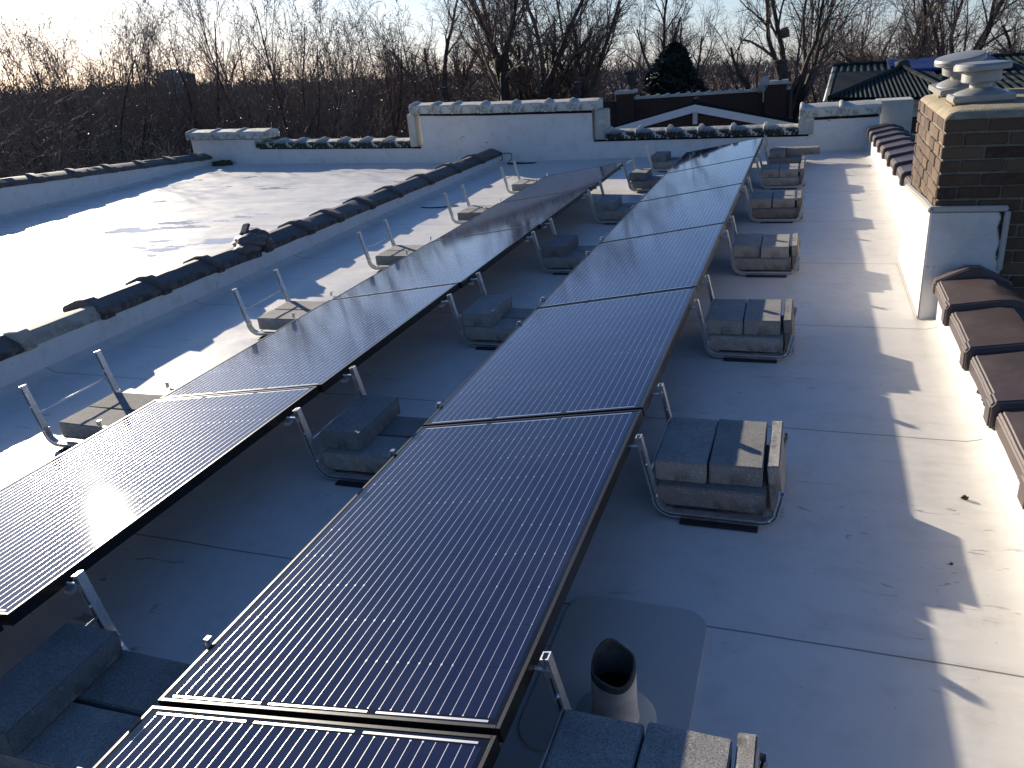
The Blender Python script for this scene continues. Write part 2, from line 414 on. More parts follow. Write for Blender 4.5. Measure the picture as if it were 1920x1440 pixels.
# broken mortar heap with an upstanding tile shard at the gap
m = MB(); r2 = random.Random(3)
def lump(m, c, s, seed, n=2):
    bm = bmesh.new(); bmesh.ops.create_icosphere(bm, subdivisions=n, radius=1)
    for v in bm.verts:
        k = 1+.45*noise.noise(v.co*1.7+Vector((seed, 0, 0)))+.2*noise.noise(v.co*4+Vector((seed, 3, 0)))
        v.co = Vector((v.co.x*s[0], v.co.y*s[1], v.co.z*s[2]))*k
    m.add([v.co+Vector(c) for v in bm.verts], [tuple(v.index for v in f.verts) for f in bm.faces]); bm.free()
lump(m, (.03, -.30, .27), (.15, .13, .055), 1, 3); lump(m, (-.02, -.16, .29), (.12, .10, .06), 5, 3); lump(m, (.08, -.42, .23), (.10, .14, .05), 9, 3)
lump(m, (-.05, -.22, .325), (.05, .05, .03), 12); lump(m, (.10, -.20, .22), (.07, .09, .06), 15)
m.build('broken_mortar', M_TILEM, mw, smooth=True)
m = MB(); m.box(-.035, .035, -.09, .07, 0, .030); Rm = Matrix.Rotation(R(24), 3, 'X') @ Matrix.Rotation(R(18), 3, 'Z'); m.V = [Rm @ v + Vector((-.06, -.20, .345)) for v in m.V]
m.build('tile_shard', M_TILEM, mw, bevel=.01)

# left parapet ---------------------------------------------------------------
def lz(y): return .11+(12.1-y)*.060
lw = empty('side_parapet', (-9.45, 8, 0)); tag(lw, 'white parapet along the far left edge of the wet roof, grey ridge tiles on top', 'parapet wall')
m = MB(); rings = []
for k in range(40):
    y = -7+k*(19.2/39); rings.append([Vector((-.20, y-8, -.02)), Vector((-.20, y-8, lz(y))), Vector((.15, y-8, lz(y)+.006*noise.noise(Vector((y*2, 0, 0))))), Vector((.16, y-8, -.02))])
m.loft(rings); m.build('wall', M_WALLM, lw)
y = 3.0; ys = []
while y < 11.9: ys.append(y); y += .72
for i, y0 in enumerate(ys):
    y1 = min(y0+.74, 12.0)
    pale = i in (5, 6, 7)
    coping_tile('coping_tile', lw, M_TILEL, -.02, y0-8, y1-8, lz(y0), .19, .06, .115, 0, True, .10, slope=-.060, jit=.006)

# back parapet ----------------------------------------------------------------
bw = empty('back_parapet', (-1.0, 11.0, 0)); tag(bw, 'stepped white end parapet with pale peeling coping, raised section in the middle, closing the roof', 'parapet wall')
BO = Vector((-1.0, 11.0, 0))
PA = Vector((-9.95, 12.30, 0)); PB = Vector((-3.2, 10.97, 0)); PC = Vector((2.55, 10.95, 0))
def wpt(x):      # point on the wall's front face line
    if x < PB.x:
        t = (x-PB.x)/(PA.x-PB.x); return PB.lerp(PA, t)
    t = (x-PB.x)/(PC.x-PB.x); return PB.lerp(PC, t)
def wall_run(m, x0, x1, zt0, zt1, n=10, thick=.26, zb=-.3, front=0.):
    xs = [x0+(x1-x0)*k/n for k in range(n+1)]; rings = []
    for k, x in enumerate(xs):
        p = wpt(x)-BO; zt = zt0+(zt1-zt0)*k/n+.006*noise.noise(Vector((x*2.3, 4, 0)))
        rings.append([Vector((p.x, p.y-front, zb)), Vector((p.x, p.y-front, zt)), Vector((p.x, p.y+thick, zt)), Vector((p.x, p.y+thick, zb))])
    m.loft(rings)
m = MB(); wall_run(m, -9.95, -8.14, .462, .44); wall_run(m, -8.139, -4.40, .285, .255, 16); wall_run(m, -4.399, -1.49, .765, .685, 14)
wall_run(m, -1.489, 1.56, .275, .225, 14); wall_run(m, 1.561, 2.42, .435, .44, 6)
m.build('wall', M_WALLM, bw)
def back_tiles(x0, x1, z0, z1, n, mat, lip=.085, apex=.13, hw=.17, cw=.06, edges=None, cg=.8):
    xs = edges or [x0+(x1-x0)*k/n for k in range(n+1)]
    for k in range(len(xs)-1):
        a = wpt(xs[k]); b = wpt(xs[k+1]); za = z0+(z1-z0)*(xs[k]-x0)/(x1-x0); L = (b-a).length; ang = math.atan2(b.y-a.y, b.x-a.x)
        o = coping_tile('coping_tile', bw, mat, 0, 0, L+.012, 0, hw, lip, apex, 0.02, True, cw, 'x', slope=(z1-z0)/(x1-x0)+.004, jit=.008, cg=cg)
        # collar sits at the right hand end: turn the tile round
        c = (a+b)/2
        o.location = (a.x-BO.x, a.y-BO.y+.13, za+.004); o.rotation_euler = (0, 0, ang)
back_tiles(-9.95, -7.85, .463, .45, 3, M_TPALE, .13, .165, .19, .035)
back_tiles(-8.10, -4.66, .285, .255, 7, M_TPEEL, .095, .125, .17, .04, None, 1.35)
back_tiles(-4.52, -1.40, .775, .695, 0, M_TPALE, .125, .155, .18, .03, edges=[-4.52, -4.10, -3.72, -3.22, -2.72, -2.20, -1.82, -1.40])
back_tiles(-1.28, 1.40, .275, .225, 6, M_TPEEL, .095, .125, .17, .045, None, 1.5)
back_tiles(1.42, 2.42, .445, .445, 2, M_TPALE, .12, .165, .17, .035)
for (x0, x1, z0, z1, mt) in ((-4.64, -4.50, .26, .775, M_TPALE), (-1.44, -1.27, .27, .70, M_TPEEL), (1.40, 1.60, .22, .45, M_TPEEL), (-8.2, -8.02, .285, .47, M_TPEEL)):
    p = wpt((x0+x1)/2)-BO; m = MB(); m.box(x0-BO.x, x1-BO.x, p.y-.025, p.y+.24, z0, z1); m.build('jamb_tile', mt, bw, bevel=.012)
# near-black strip along the wall just under the coping
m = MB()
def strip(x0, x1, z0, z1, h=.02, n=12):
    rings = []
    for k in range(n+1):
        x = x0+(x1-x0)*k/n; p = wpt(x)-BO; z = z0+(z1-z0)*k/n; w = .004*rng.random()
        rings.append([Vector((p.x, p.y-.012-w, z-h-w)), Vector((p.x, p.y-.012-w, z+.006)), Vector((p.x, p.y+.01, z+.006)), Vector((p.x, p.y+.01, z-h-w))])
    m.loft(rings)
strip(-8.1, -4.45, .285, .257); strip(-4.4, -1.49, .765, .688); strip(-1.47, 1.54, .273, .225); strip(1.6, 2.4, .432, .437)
m.build('dark_line', M_BLACK, bw)
# moss in the left corner and a loose wire
m = MB(); lump(m, (0, 0, .02), (.26, .12, .07), 3, 3); o = m.build('moss_clump', M_MOSS, None, smooth=True, loc=(-9.05, 11.93, 0)); tag(o, 'brown moss clump in the far left corner of the roof', 'moss')
m = MB(); m.tube([(0, 0, .17), (.05, -.03, .155), (.06, -.05, .06), (.02, -.06, .05)], .006, 6); m.tube([(.05, -.03, .155), (.2, -.02, .15), (.22, -.06, .08), (.16, -.12, .01)], .006, 6)
o = m.build('loose_wire', M_WIRE, None, smooth=True, loc=(-2.95, 10.85, 0)); tag(o, 'thin black wire hanging at the far end of the middle wall', 'wire')
m = MB(); m.tube([(0, 0, .008), (.12, -.05, .008), (.3, -.03, .010), (.44, .07, .008)], .007, 6)
o = m.build('loose_cable', M_WIRE, None, smooth=True, loc=(-2.72, 7.45, 0)); tag(o, 'short curved black cable lying on the roof beside the middle wall', 'cable')
m = MB(); lump(m, (0, 0, .01), (.16, .035, .015), 7); lump(m, (.2, .01, .008), (.1, .03, .012), 2)
o = m.build('debris', M_MOSS, None, smooth=True, loc=(-2.62, 10.72, 0)); tag(o, 'dark strip of debris at the foot of the end parapet by the middle wall', 'debris')

# right parapet ----------------------------------------------------------------
def rz(y):
    if y > 5.1: return .23+(10.6-y)*.042
    return .195+(4-y)*.012 if y < 4 else .195
rw = empty('side_parapet', (2.45, 6, 0)); tag(rw, 'white parapet beyond the brick chimney, with sunlit brown coping tiles', 'parapet wall')
def rwall(parent, ya, yb, n, oy):
    m = MB(); rings = []
    for k in range(n+1):
        y = ya+(yb-ya)*k/n; z = rz(y)+.004*noise.noise(Vector((y*3, 2, 0)))
        rings.append([Vector((2.305-2.45, y-oy, -.02)), Vector((2.30-2.45, y-oy, z)), Vector((.17, y-oy, z)), Vector((.17, y-oy, -.3))])
    m.loft(rings); m.build('wall', M_WALLM, parent)
rwall(rw, 5.12, 10.93, 16, 6)
y = 5.15; k = 0
while y < 10.3:
    y1 = min(y+.66, 10.85); coping_tile('coping_tile', rw, M_TILEB, 0, y-6, y1-6, rz(y), .19, .075, .118, .05, True, .10, slope=-.042, jit=.003); y += .64
rn = empty('side_parapet', (2.45, 0, 0)); tag(rn, 'white parapet nearest the camera on the right, with glossy dark brown coping tiles', 'parapet wall')
rwall(rn, -7, 3.84, 24, 0)
y = 3.86-.60
coping_tile('coping_tile', rn, M_TILEB, 0, 3.68, 3.84, .205, .17, .05, .125, 0, True, .08)
ys = [3.14, 2.52, 1.93, 1.32, .72, .12, -.48, -1.1, -1.7]
for i, y0 in enumerate(ys):
    coping_tile('coping_tile', rn, M_TILEB, 0, y0, y0+.63, rz(y0), .185, .080, .112, .05, True, .095, slope=-.012, jit=.003)
# rows of moss bits along the tile edge
m = MB(); r3 = random.Random(8)
for k in range(70):
    yy = r3.choice([2.0, 2.2, 2.1, 2.05, 1.4, 5.3, 5.35])+r3.uniform(-.12, .22); lump(m, (-.165+r3.uniform(-.01, .01), yy, rz(yy)-.005+r3.uniform(-.02, .02)), (.008, .012, .012), k, 1)
m.build('moss_edge', M_MOSS, rn)

# ---------------------------------------------------------------- chimney
ch = empty('chimney', (2.66, 4.48, 0)); tag(ch, 'brown brick chimney with mortar crown and white membrane flashing round its foot', 'chimney')
X0, X1, Y0, Y1 = 2.235-2.66, 3.10-2.66, 3.85-4.48, 5.11-4.48
m = MB(); m.box(X0+.012, X1-.012, Y0+.012, Y1-.012, -1.5, 1.125); m.build('mortar_core', M_MORTAR, ch)
m = MB(); rr = random.Random(11); CHh = .0715; BL = .215; BW = .10; gp = .012; nc = int((1.12+1.4)/CHh)
for c in range(nc):
    z0 = 1.12-(c+1)*CHh+gp; z1 = z0+CHh-gp; odd = c % 2
    for side in range(4):
        a, b = (X0, X1) if side in (0, 2) else (Y0, Y1)
        t = a - (BL/2 if odd ^ (side in (1, 3)) else 0)
        while t < b-.01:
            e = min(t+BL-gp, b); s = max(t, a)
            if rr.random() < .18 and e-s > .15: pass
            if e-s > .02:
                j = rr.uniform(-.004, .005); q = rr.uniform(-.003, .003)
                if side == 0: m.box(s, e, Y0+j, Y0+.05, z0+q, z1+q)
                elif side == 2: m.box(s, e, Y1-.05, Y1-j, z0+q, z1+q)
                elif side == 1: m.box(X1-.05, X1+j, max(s, Y0+.052), min(e, Y1-.052), z0+q, z1+q)
                else: m.box(X0+j, X0+.05, max(s, Y0+.006), min(e, Y1-.006), z0+q, z1+q)
            t += BL
m.build('brickwork', M_BRICK, ch, bevel=.004, seg=1)
m = MB(); rings = []
for (ins, z) in ((.0, 1.118), (.004, 1.130), (.03, 1.152), (.09, 1.168), (.16, 1.175)):
    ring = []
    for (sx, sy) in ((-1, -1), (0, -1), (1, -1), (1, 0), (1, 1), (0, 1), (-1, 1), (-1, 0)):
        x = (X0+X1)/2+sx*((X1-X0)/2-ins); y = (Y0+Y1)/2+sy*((Y1-Y0)/2-ins)
        ring.append(Vector((x, y, z+.008*noise.noise(Vector((x*9, y*9, z*5))))))
    rings.append(ring)
m.loft(rings); o = m.build('mortar_crown', M_CROWN, ch, bevel=.012, seg=3)
for q in ((-.36, -.05, -.34, -.06, 1.15, 1.183), (-.36, -.08, .24, .52, 1.15, 1.19)): m = MB(); m.box(*q); m.build('mortar_bed', M_BED, ch, bevel=.012)
# membrane flashing: left side and part of the near face
m = MB()
m.prism([(Y0-.02, -.02), (Y0-.02, .64), (-.1, .60), (Y1+.02, .545), (Y1+.02, -.02)], 'x', X0-.022, X0-.004)
rings = []
edge = [(-.02, .10), (.14, .37), (.19, .385), (.25, .365), (.32, .37), (.38, .335), (.46, .345), (.54, .325), (.60, .335), (.635, .32)]
for z, w in edge: rings.append([Vector((X0-.021, Y0-.020, z)), Vector((X0+w, Y0-.020, z)), Vector((X0+w, Y0-.004, z)), Vector((X0-.021, Y0-.004, z))])
m.loft(rings); m.build('membrane_flashing', M_WALLM, ch, bevel=.008)
m = MB(); m.box(X0-.030, X0-.0045, Y0-.02, Y1, .0, .02)
rings = []
for (y, z) in ((Y0-.03, .645), (Y0+.3, .628), (0, .60), (Y1, .55)): rings.append([Vector((X0-.034, y, z-.015)), Vector((X0-.034, y, z+.015)), Vector((X0-.002, y, z+.02)), Vector((X0-.002, y, z-.015))])
m.loft(rings)
m.box(X0-.03, X0+.36, Y0-.030, Y0-.003, .635, .665); m.box(X0+.345, X0+.375, Y0-.028, Y0-.003, .30, .634)
m.build('sealant_band', M_SEALP, ch, bevel=.006)
# chimney caps
def flue_cap(loc, tilt, label):
    t = empty('flue_cap', loc, tilt); tag(t, label, 'chimney cap', 'metal flue caps on the chimney')
    m = MB(); m.box(-.15, .16, -.14, .14, -.035, .0); m.build('base_plate', M_VENTM, t, bevel=.005)
    m = MB(); m.lathe([(.135, .001), (.128, .010), (.075, .028), (.058, .034)], 36); m.build('base_cone', M_VENTM, t, smooth=True)
    m = MB(); m.lathe([(.056, .020), (.056, .060), (.094, .062), (.101, .068), (.101, .128), (.095, .131), (.07, .131)], 40)
    o = m.build('drum', M_VENTM, t, smooth=True); o.data.set_sharp_from_angle(angle=R(35))
    m = MB(); m.lathe([(.0, .136), (.126, .134), (.141, .127), (.145, .130), (.145, .152), (.136, .164), (.10, .169), (.0, .171)], 44)
    o = m.build('rain_hood', M_VENTM, t, smooth=True); o.data.set_sharp_from_angle(angle=R(35))
    return t
flue_cap((2.452, 4.28, 1.215), (R(-1), R(-1), 0), 'front metal chimney cap with a round rain hood, standing level on the brick chimney')
flue_cap((2.43, 4.86, 1.235), (R(5), R(-8), R(8)), 'rear metal chimney cap tilted to the left, half hidden behind the front cap')

# ---------------------------------------------------------------- vent pipe
vp = empty('vent_pipe', (1.145, .41, 0)); tag(vp, 'stubby open vent pipe with a jagged dark rim rising through a rounded roof patch', 'vent pipe')
def rimz(a): return .182+.025*math.sin(a-.1)+.005*math.sin(3*a+1)+.010*max(0, math.cos(a-1.75))**8
m = MB(); n = 40; rings = []
for (r, z) in ((.068, .004), (.063, .015), (.0605, .04), (.0595, None)):
    rings.append([Vector((r*math.cos(2*math.pi*i/n), r*math.sin(2*math.pi*i/n), z or rimz(2*math.pi*i/n)-.020)) for i in range(n)])
m.loft(rings, True, False); m.build('boot', M_PIPE, vp, smooth=True)
def rimz(a): return .182+.025*math.sin(a-.1)+.008*math.sin(3*a+1)+.010*max(0, math.cos(a-1.75))**8
m = MB(); A = [2*math.pi*i/n for i in range(n)]
m.loft([[Vector((.0575*math.cos(a), .0575*math.sin(a), rimz(a)-.030)) for a in A], [Vector((.058*math.cos(a), .058*math.sin(a), rimz(a))) for a in A],
        [Vector((.053*math.cos(a), .053*math.sin(a), rimz(a)+.001)) for a in A], [Vector((.052*math.cos(a), .052*math.sin(a), -.3)) for a in A]], True, False)
m.add([(.052*math.cos(a), .052*math.sin(a), -.2) for a in A], [tuple(range(n))])
o = m.build('iron_rim', M_PIPETOP, vp, smooth=True); o.data.set_sharp_from_angle(angle=R(40))
m = MB(); m.lathe([(.0515, -.19), (.0515, .11)], 32); m.build('bore', M_BLACK, vp, smooth=True)  # near-black sleeve paints in the darkness inside the hollow pipe
m = MB(); m.lathe([(.110, .0045), (.108, .0075), (.06, .010), (.055, .012)], 40); m.build('collar', M_SEALP, vp, smooth=True)
m = MB(); pts = []
hx0, hx1, hy0, hy1, cr = -.245, .195, -.16, .485, .085
for (cx_, cy_, a0) in ((hx1-cr, hy1-cr, 0), (hx0+cr, hy1-cr, 90), (hx0+cr, hy0+cr, 180), (hx1-cr, hy0+cr, 270)):
    for k in range(7): a = R(a0+k*15); pts.append((cx_+cr*math.cos(a), cy_+cr*math.sin(a)))
m.prism(pts, 'z', -.002, .0045); m.build('flashing_patch', M_SEALP, vp)

# ---------------------------------------------------------------- solar panels
TILT = R(9.15)
def make_panel():
    t = empty('solar_panel')
    W, Ln, T = 1.0, 1.662, .040
    m = MB(); a = .011
    m.box(0, a, 0, Ln, -T, 0); m.box(W-a, W, 0, Ln, -T, 0); m.box(a, W-a, 0, a, -T, 0); m.box(a, W-a, Ln-a, Ln, -T, 0)
    m.box(a, .03, a, Ln-a, -T, -T+.002); m.box(W-.03, W-a, a, Ln-a, -T, -T+.002)
    m.build('frame', M_FRAME, t, bevel=.0012, seg=1)
    m = MB(); m.box(a, W-a, a, Ln-a, -.0060, -.0018); m.build('cell_glass', M_CELLS, t)
    m = MB(); m.box(.4, .6, Ln*.8, Ln*.8+.12, -.035, -.0062); m.build('junction_box', M_RUBBER, t)
    return t
P0 = make_panel(); first = True
ordn = ['nearest', 'second', 'third', 'fourth', 'fifth', 'sixth', 'seventh', 'eighth']
pan = []
for i in range(-1, 6): pan.append((0.0, i*1.68+.009, .163, 'right', i+1))
for i in range(-1, 5): pan.append((-1.531+.0121*(i+.5), i*1.68+.056, .168, 'left', i+1))
for (x, y, z, row, k) in pan:
    o = P0 if first else copy_tree(P0); first = False
    o.location = (x, y, z); o.rotation_euler = (0, -(TILT if row == 'right' else R(8.0)), 0)
    nrow = 7 if row == 'right' else 6
    if k == 0: lb = 'nearest solar panel of the %s-hand row, cut off by the bottom of the photo' % row
    elif k == nrow-1: lb = 'farthest solar panel of the %s-hand row, its end towards the white end parapet' % row
    else: lb = '%s solar panel from the camera in the %s-hand row, black frame, dark blue cells' % (ordn[k], row)
    if row == 'left' and k == 1: lb = 'second solar panel of the left-hand row, with the white sun glare on its cells'
    tag(o, lb, 'solar panel', '%s-hand row of solar panels' % row)

# ---------------------------------------------------------------- ballast frames
def sweep_channel(m, path, y, w=.030, d=.022, t=.004):
    """C channel swept along an (x,z) path, its slot facing -y"""
    prof = [(-d/2, -w/2), (-d/2, w/2), (d/2, w/2), (d/2, -w/2), (d/2-.008, -w/2), (d/2-.008, -w/2+.003), (d/2-.004, -w/2+.004), (d/2-.004, w/2-.004), (-d/2+.004, w/2-.004), (-d/2+.004, -w/2+.004), (-d/2+.008, -w/2+.003), (-d/2+.008, -w/2)]
    P = [Vector((p[0], 0, p[1])) for p in path]; rings = []
    for i, p in enumerate(P):
        dd = (P[min(i+1, len(P)-1)]-P[max(i-1, 0)]).normalized(); nn = Vector((dd.z, 0, -dd.x))
        rings.append([p+nn*a+Vector((0, y+b, 0)) for a, b in prof])
    m.loft(rings)
def arc(cx, cz, r, a0, a1, n=7): return [(cx+r*math.cos(R(a0+(a1-a0)*k/n)), cz+r*math.sin(R(a0+(a1-a0)*k/n))) for k in range(n+1)]
UPATH = [(-.068, .332), (-.035, .19)]+[(-.012, .10)]+arc(.058, .088, .068, 168, 270, 8)+[(.2, .0205)]+arc(.372, .075, .055, 270, 362, 7)+[(.435, .11), (.440, .145)]
def make_unit(arm, shortclamp):
    t = empty('ballast_frame')
    for s in (-1, 1):
        y = s*.24
        m = MB(); sweep_channel(m, UPATH, y); m.build('support_rail', M_GALV, t)
        m = MB(); m.box(.085, .365, y-.045, y+.03, .0, .0085); m.build('rubber_pad', M_RUBBER, t, bevel=.002, seg=1)
        m = MB(); m.tube([(-.040, y-.02, .225), (-.040, y+.02, .225)], .006, 6); m.tube([(-.004, y-.02, .095), (-.004, y+.02, .095)], .006, 6)
        m.tube([(.40, y-.019, .036), (.40, y+.019, .036)], .006, 6); m.build('bolt', M_GALV, t, smooth=True)
        if arm:
            m = MB(); m.tube([(-.058, y, .290), (-.125, y+.0, .286)], .0055, 8); m.box(-.135, -.105, y-.014, y+.014, .255, .268); m.box(-.070, -.052, y-.0165, y+.0165, .280, .300)
            m.build('panel_clamp', M_GALV, t)
        if shortclamp:
            m = MB(); m.box(.358, .362, y-.012, y+.012, .140, .176); m.box(.358, .378, y-.012, y+.012, .172, .176); m.box(.350, .358, y-.006, y+.006, .150, .158); m.box(.376, .432, y-.010, y+.010, .128, .142)
            m.build('low_clamp', M_GALV, t, bevel=.003, seg=1)
    m = MB(); m.tube([(-.030, -.24, .185), (-.030, .24, .185)], .0042, 8); m.build('cross_rod', M_GALV, t, smooth=True)
    m = MB(); m.box(.03, .40, -.20, -.17, .0315, .036); m.box(.03, .40, .17, .20, .0315, .036)
    m.box(.035, .055, -.225, .225, .025, .0315); m.box(.36, .38, -.225, .225, .025, .0315); m.build('ballast_tray', M_GALV, t)
    return t
# block template, .39 x .19 x .09, a little rough at its edges
def make_block(seed, th=.083):
    bm = bmesh.new(); bmesh.ops.create_cube(bm, size=1)
    for v in bm.verts: v.co = Vector((v.co.x*.392, v.co.y*.192, v.co.z*th+th/2))
    bmesh.ops.bevel(bm, geom=bm.edges[:], offset=.004, segments=2, affect='EDGES')
    bmesh.ops.subdivide_edges(bm, edges=[e for e in bm.edges if e.calc_length() > .03], cuts=7, use_grid_fill=True)
    for v in bm.verts:
        n_ = noise.noise(v.co*14+Vector((seed*7, 0, 0)))*.0014+noise.noise(v.co*60+Vector((seed*7, 0, 0)))*.0014
        v.co += v.co.normalized()*n_
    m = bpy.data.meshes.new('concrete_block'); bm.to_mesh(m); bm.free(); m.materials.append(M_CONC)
    m.polygons.foreach_set('use_smooth', [True]*len(m.polygons)); m.set_sharp_from_angle(angle=R(50)); return m
BM = [make_block(k) for k in range(4)]; BTHIN = make_block(7, .044); BTHIN.name = 'concrete_paver'
def block(loc, rz_, label, group, tilt=(0, 0), thin=False):
    o = bpy.data.objects.new('concrete_paver' if thin else 'concrete_block', BTHIN if thin else rng.choice(BM)); col.objects.link(o); o.location = loc; o.rotation_euler = (tilt[0], tilt[1], rz_)
    tag(o, label, 'concrete block' if not thin else 'concrete paver', group)
UC = [0.0, 1.66, 3.31, 4.965, 6.73, 8.39, 9.81]
protos = {}
def unit(kind, n, x, y):
    if kind not in protos: o = protos[kind] = make_unit(*{'right': (True, False), 'middle': (True, True), 'left': (False, True), 'free': (False, True)}[kind])
    else: o = copy_tree(protos[kind])
    o.location = (x, y, 0)
    return o
where = {0: 'nearest', 1: 'second nearest', 2: 'third nearest', 3: 'fourth nearest', 4: 'fifth nearest', 5: 'sixth nearest', 6: 'farthest'}
ZL, ZT = .0325, .1165
def pos(n): return where[n]
for n, y in enumerate(UC):
    # right side of the right row
    x = 1.09
    o = unit('right', n, x, y); tag(o, 'galvanised ballast frame, %s of the line right of both panel rows' % pos(n), 'ballast frame', 'ballast frames right of the right-hand row')
    g = 'ballast blocks right of the right-hand row'
    J = lambda a: rng.uniform(-a, a)
    block((x+.19+J(.008), y-.112, ZL), J(.035), 'lower near block in the %s frame of the line right of both rows' % pos(n), g)
    block((x+.19+J(.008), y+.092, ZL), J(.035), 'lower far block in the %s frame of the line right of both rows' % pos(n), g)
    if n < 6:
        block((x+.075, y+.028+J(.015), ZT), R(90)+J(.03), 'upper left block in the %s frame of the line right of both rows' % pos(n), g)
        block((x+.272, y+.022+J(.018), ZT), R(90)+J(.03), 'upper right sunlit block in the %s frame of the line right of both rows' % pos(n), g)
        block((x+.392, y+.06, .098), R(90), 'thin paver leaning against the %s frame right of both rows' % pos(n), g, (R(84), 0), True)
    else:
        block((x+.10, y+.028, ZT), R(90), 'single upper block in the %s frame of the line right of both rows' % pos(n), g)
        block((x+.394, y+.10, ZT), R(3), 'sunlit block lying across the outer end of the right-hand frame at the end parapet', g, (0, 0))
    # between the rows
    x = -.385+.004*n
    o = unit('middle' if n < 6 else 'free', n, x, y); tag(o, 'galvanised ballast frame, %s of the line between the two panel rows' % pos(n), 'ballast frame', 'ballast frames between the rows')
    g = 'ballast blocks between the rows'
    block((x+.19, y-.112, ZL), J(.03), 'lower near block in the %s frame of the line between the rows' % pos(n), g)
    block((x+.19, y+.095, ZL), J(.03), 'lower far block in the %s frame of the line between the rows' % pos(n), g)
    if n == 0: block((x+.01, y-.02, ZT), R(92), 'big single upper block between the rows at the bottom left corner of the photo', g)
    else: block((x+.075, y+.01+J(.015), ZT), R(90)+J(.05), 'single upper block in the %s frame of the line between the rows' % pos(n), g)
    # left of the left row
    if 1 <= n <= 5:
        x = -1.985+.028*(n-1)
        o = unit('left', n, x, y+.02); tag(o, 'galvanised ballast frame with free legs, %s of the line left of both panel rows' % where[n-1], 'ballast frame', 'ballast frames left of the left-hand row')
        g = 'ballast blocks left of the left-hand row'
        block((x+.225, y-.08, ZL), J(.03), 'near block in the %s frame of the line left of both rows' % where[n-1], g)
        block((x+.225, y+.122, ZL), J(.03), 'far block in the %s frame of the line left of both rows' % where[n-1], g)
# small debris on the roof
m = MB(); lump(m, (0, 0, .006), (.012, .009, .008), 4); o = m.build('pebble', M_MOSS, None, loc=(2.17, 1.76, 0)); tag(o, 'small dark pebble on the sunlit strip beside the near right parapet', 'pebble')
m = MB(); lump(m, (0, 0, .004), (.006, .004, .004), 6); o = m.build('pebble', M_MOSS, None, loc=(2.07, 1.32, 0)); tag(o, 'tiny crumb of grit near the shadow edge on the right', 'pebble')

# the terrace our roof belongs to
hb = empty('row_house', (-3.2, 2, GROUND)); tag(hb, 'brick row house carrying the white roof with the solar panels', 'house')
m = MB(); m.box(-6.3, 5.75, -9, 9.0, -3, -GROUND-.31); m.build('brick_body', M_BHOUSE, hb)

# ---------------------------------------------------------------- houses behind
def quad_roof(m, a, b, c, d, corr=0, n=40, k=6, amp=.03):
    """ribbed tile slope: a-b eave, d-c ridge"""
    a, b, c, d = map(Vector, (a, b, c, d)); nrm = (b-a).cross(d-a).normalized(); V = []; F = []
    for j in range(k+1):
        for i in range(n*4+1):
            s = i/(n*4); t = j/k; p = a.lerp(b, s).lerp(d.lerp(c, s), t)+nrm*(amp*abs(math.sin(s*n*math.pi))+(.02 if j % 2 else 0))
            V.append(p)
    for j in range(k):
        for i in range(n*4):
            q = j*(n*4+1)+i; F.append((q, q+1, q+n*4+2, q+n*4+1))
    m.add(V, F)
# gabled house
Yg = 22.0
ap = at(1303, 196, Yg); le = at(1140, 243, Yg); re = at(1500, 233, Yg)
gh = empty('gabled_house', (ap.x, Yg, -6)); tag(gh, 'dark brick house with a low white-edged gable just beyond the end parapet', 'house')
O = Vector((ap.x, Yg, -6))
def rel(v): return Vector(v)-O
m = MB(); m.prism([(le.x-O.x+.1, -4), (le.x-O.x+.1, le.z+6-.1), (0, ap.z+6-.12), (re.x-O.x-.1, re.z+6-.1), (re.x-O.x-.1, -4)], 'y', .08, .5); m.build('wall', M_BWALL, gh)
m = MB(); th = .20
m.add([rel(le), rel(ap), rel(ap)-Vector((0, 0, th)), rel(le)-Vector((0, 0, th)), rel(le)+Vector((0, .06, 0)), rel(ap)+Vector((0, .06, 0)), rel(ap)+Vector((0, .06, -th)), rel(le)+Vector((0, .06, -th))],
      [(0, 1, 2, 3), (4, 7, 6, 5), (0, 4, 5, 1), (3, 2, 6, 7), (0, 3, 7, 4), (1, 5, 6, 2)])
m.build('verge_board', M_WHITEB, gh)
m = MB()
m.add([rel(re), rel(ap), rel(ap)-Vector((0, 0, th)), rel(re)-Vector((0, 0, th)), rel(re)+Vector((0, .06, 0)), rel(ap)+Vector((0, .06, 0)), rel(ap)+Vector((0, .06, -th)), rel(re)+Vector((0, .06, -th))],
      [(0, 3, 2, 1), (4, 5, 6, 7), (0, 1, 5, 4), (3, 7, 6, 2), (0, 4, 7, 3), (1, 2, 6, 5)])
m.build('verge_board', M_WHITEB, gh)
m = MB(); h = Vector((0, 0, .03)); bk = Vector((0, .6, 0))
quad_roof(m, rel(le)+h, rel(le)+h+bk, rel(ap)+h+bk, rel(ap)+h, n=30, k=2, amp=.05)
quad_roof(m, rel(re)+h+bk, rel(re)+h, rel(ap)+h, rel(ap)+h+bk, n=30, k=2, amp=.05)
m.tube([rel(ap)+h*2+Vector((0, 0.6*k/20, .03)) for k in range(21)], .07, 8); m.build('roof', M_GREENT, gh)
m = MB(); m.box(-.05, .07, -.06, .05, ap.z+6-.50, ap.z+6-.18); m.build('king_post', M_WHITEP, gh)

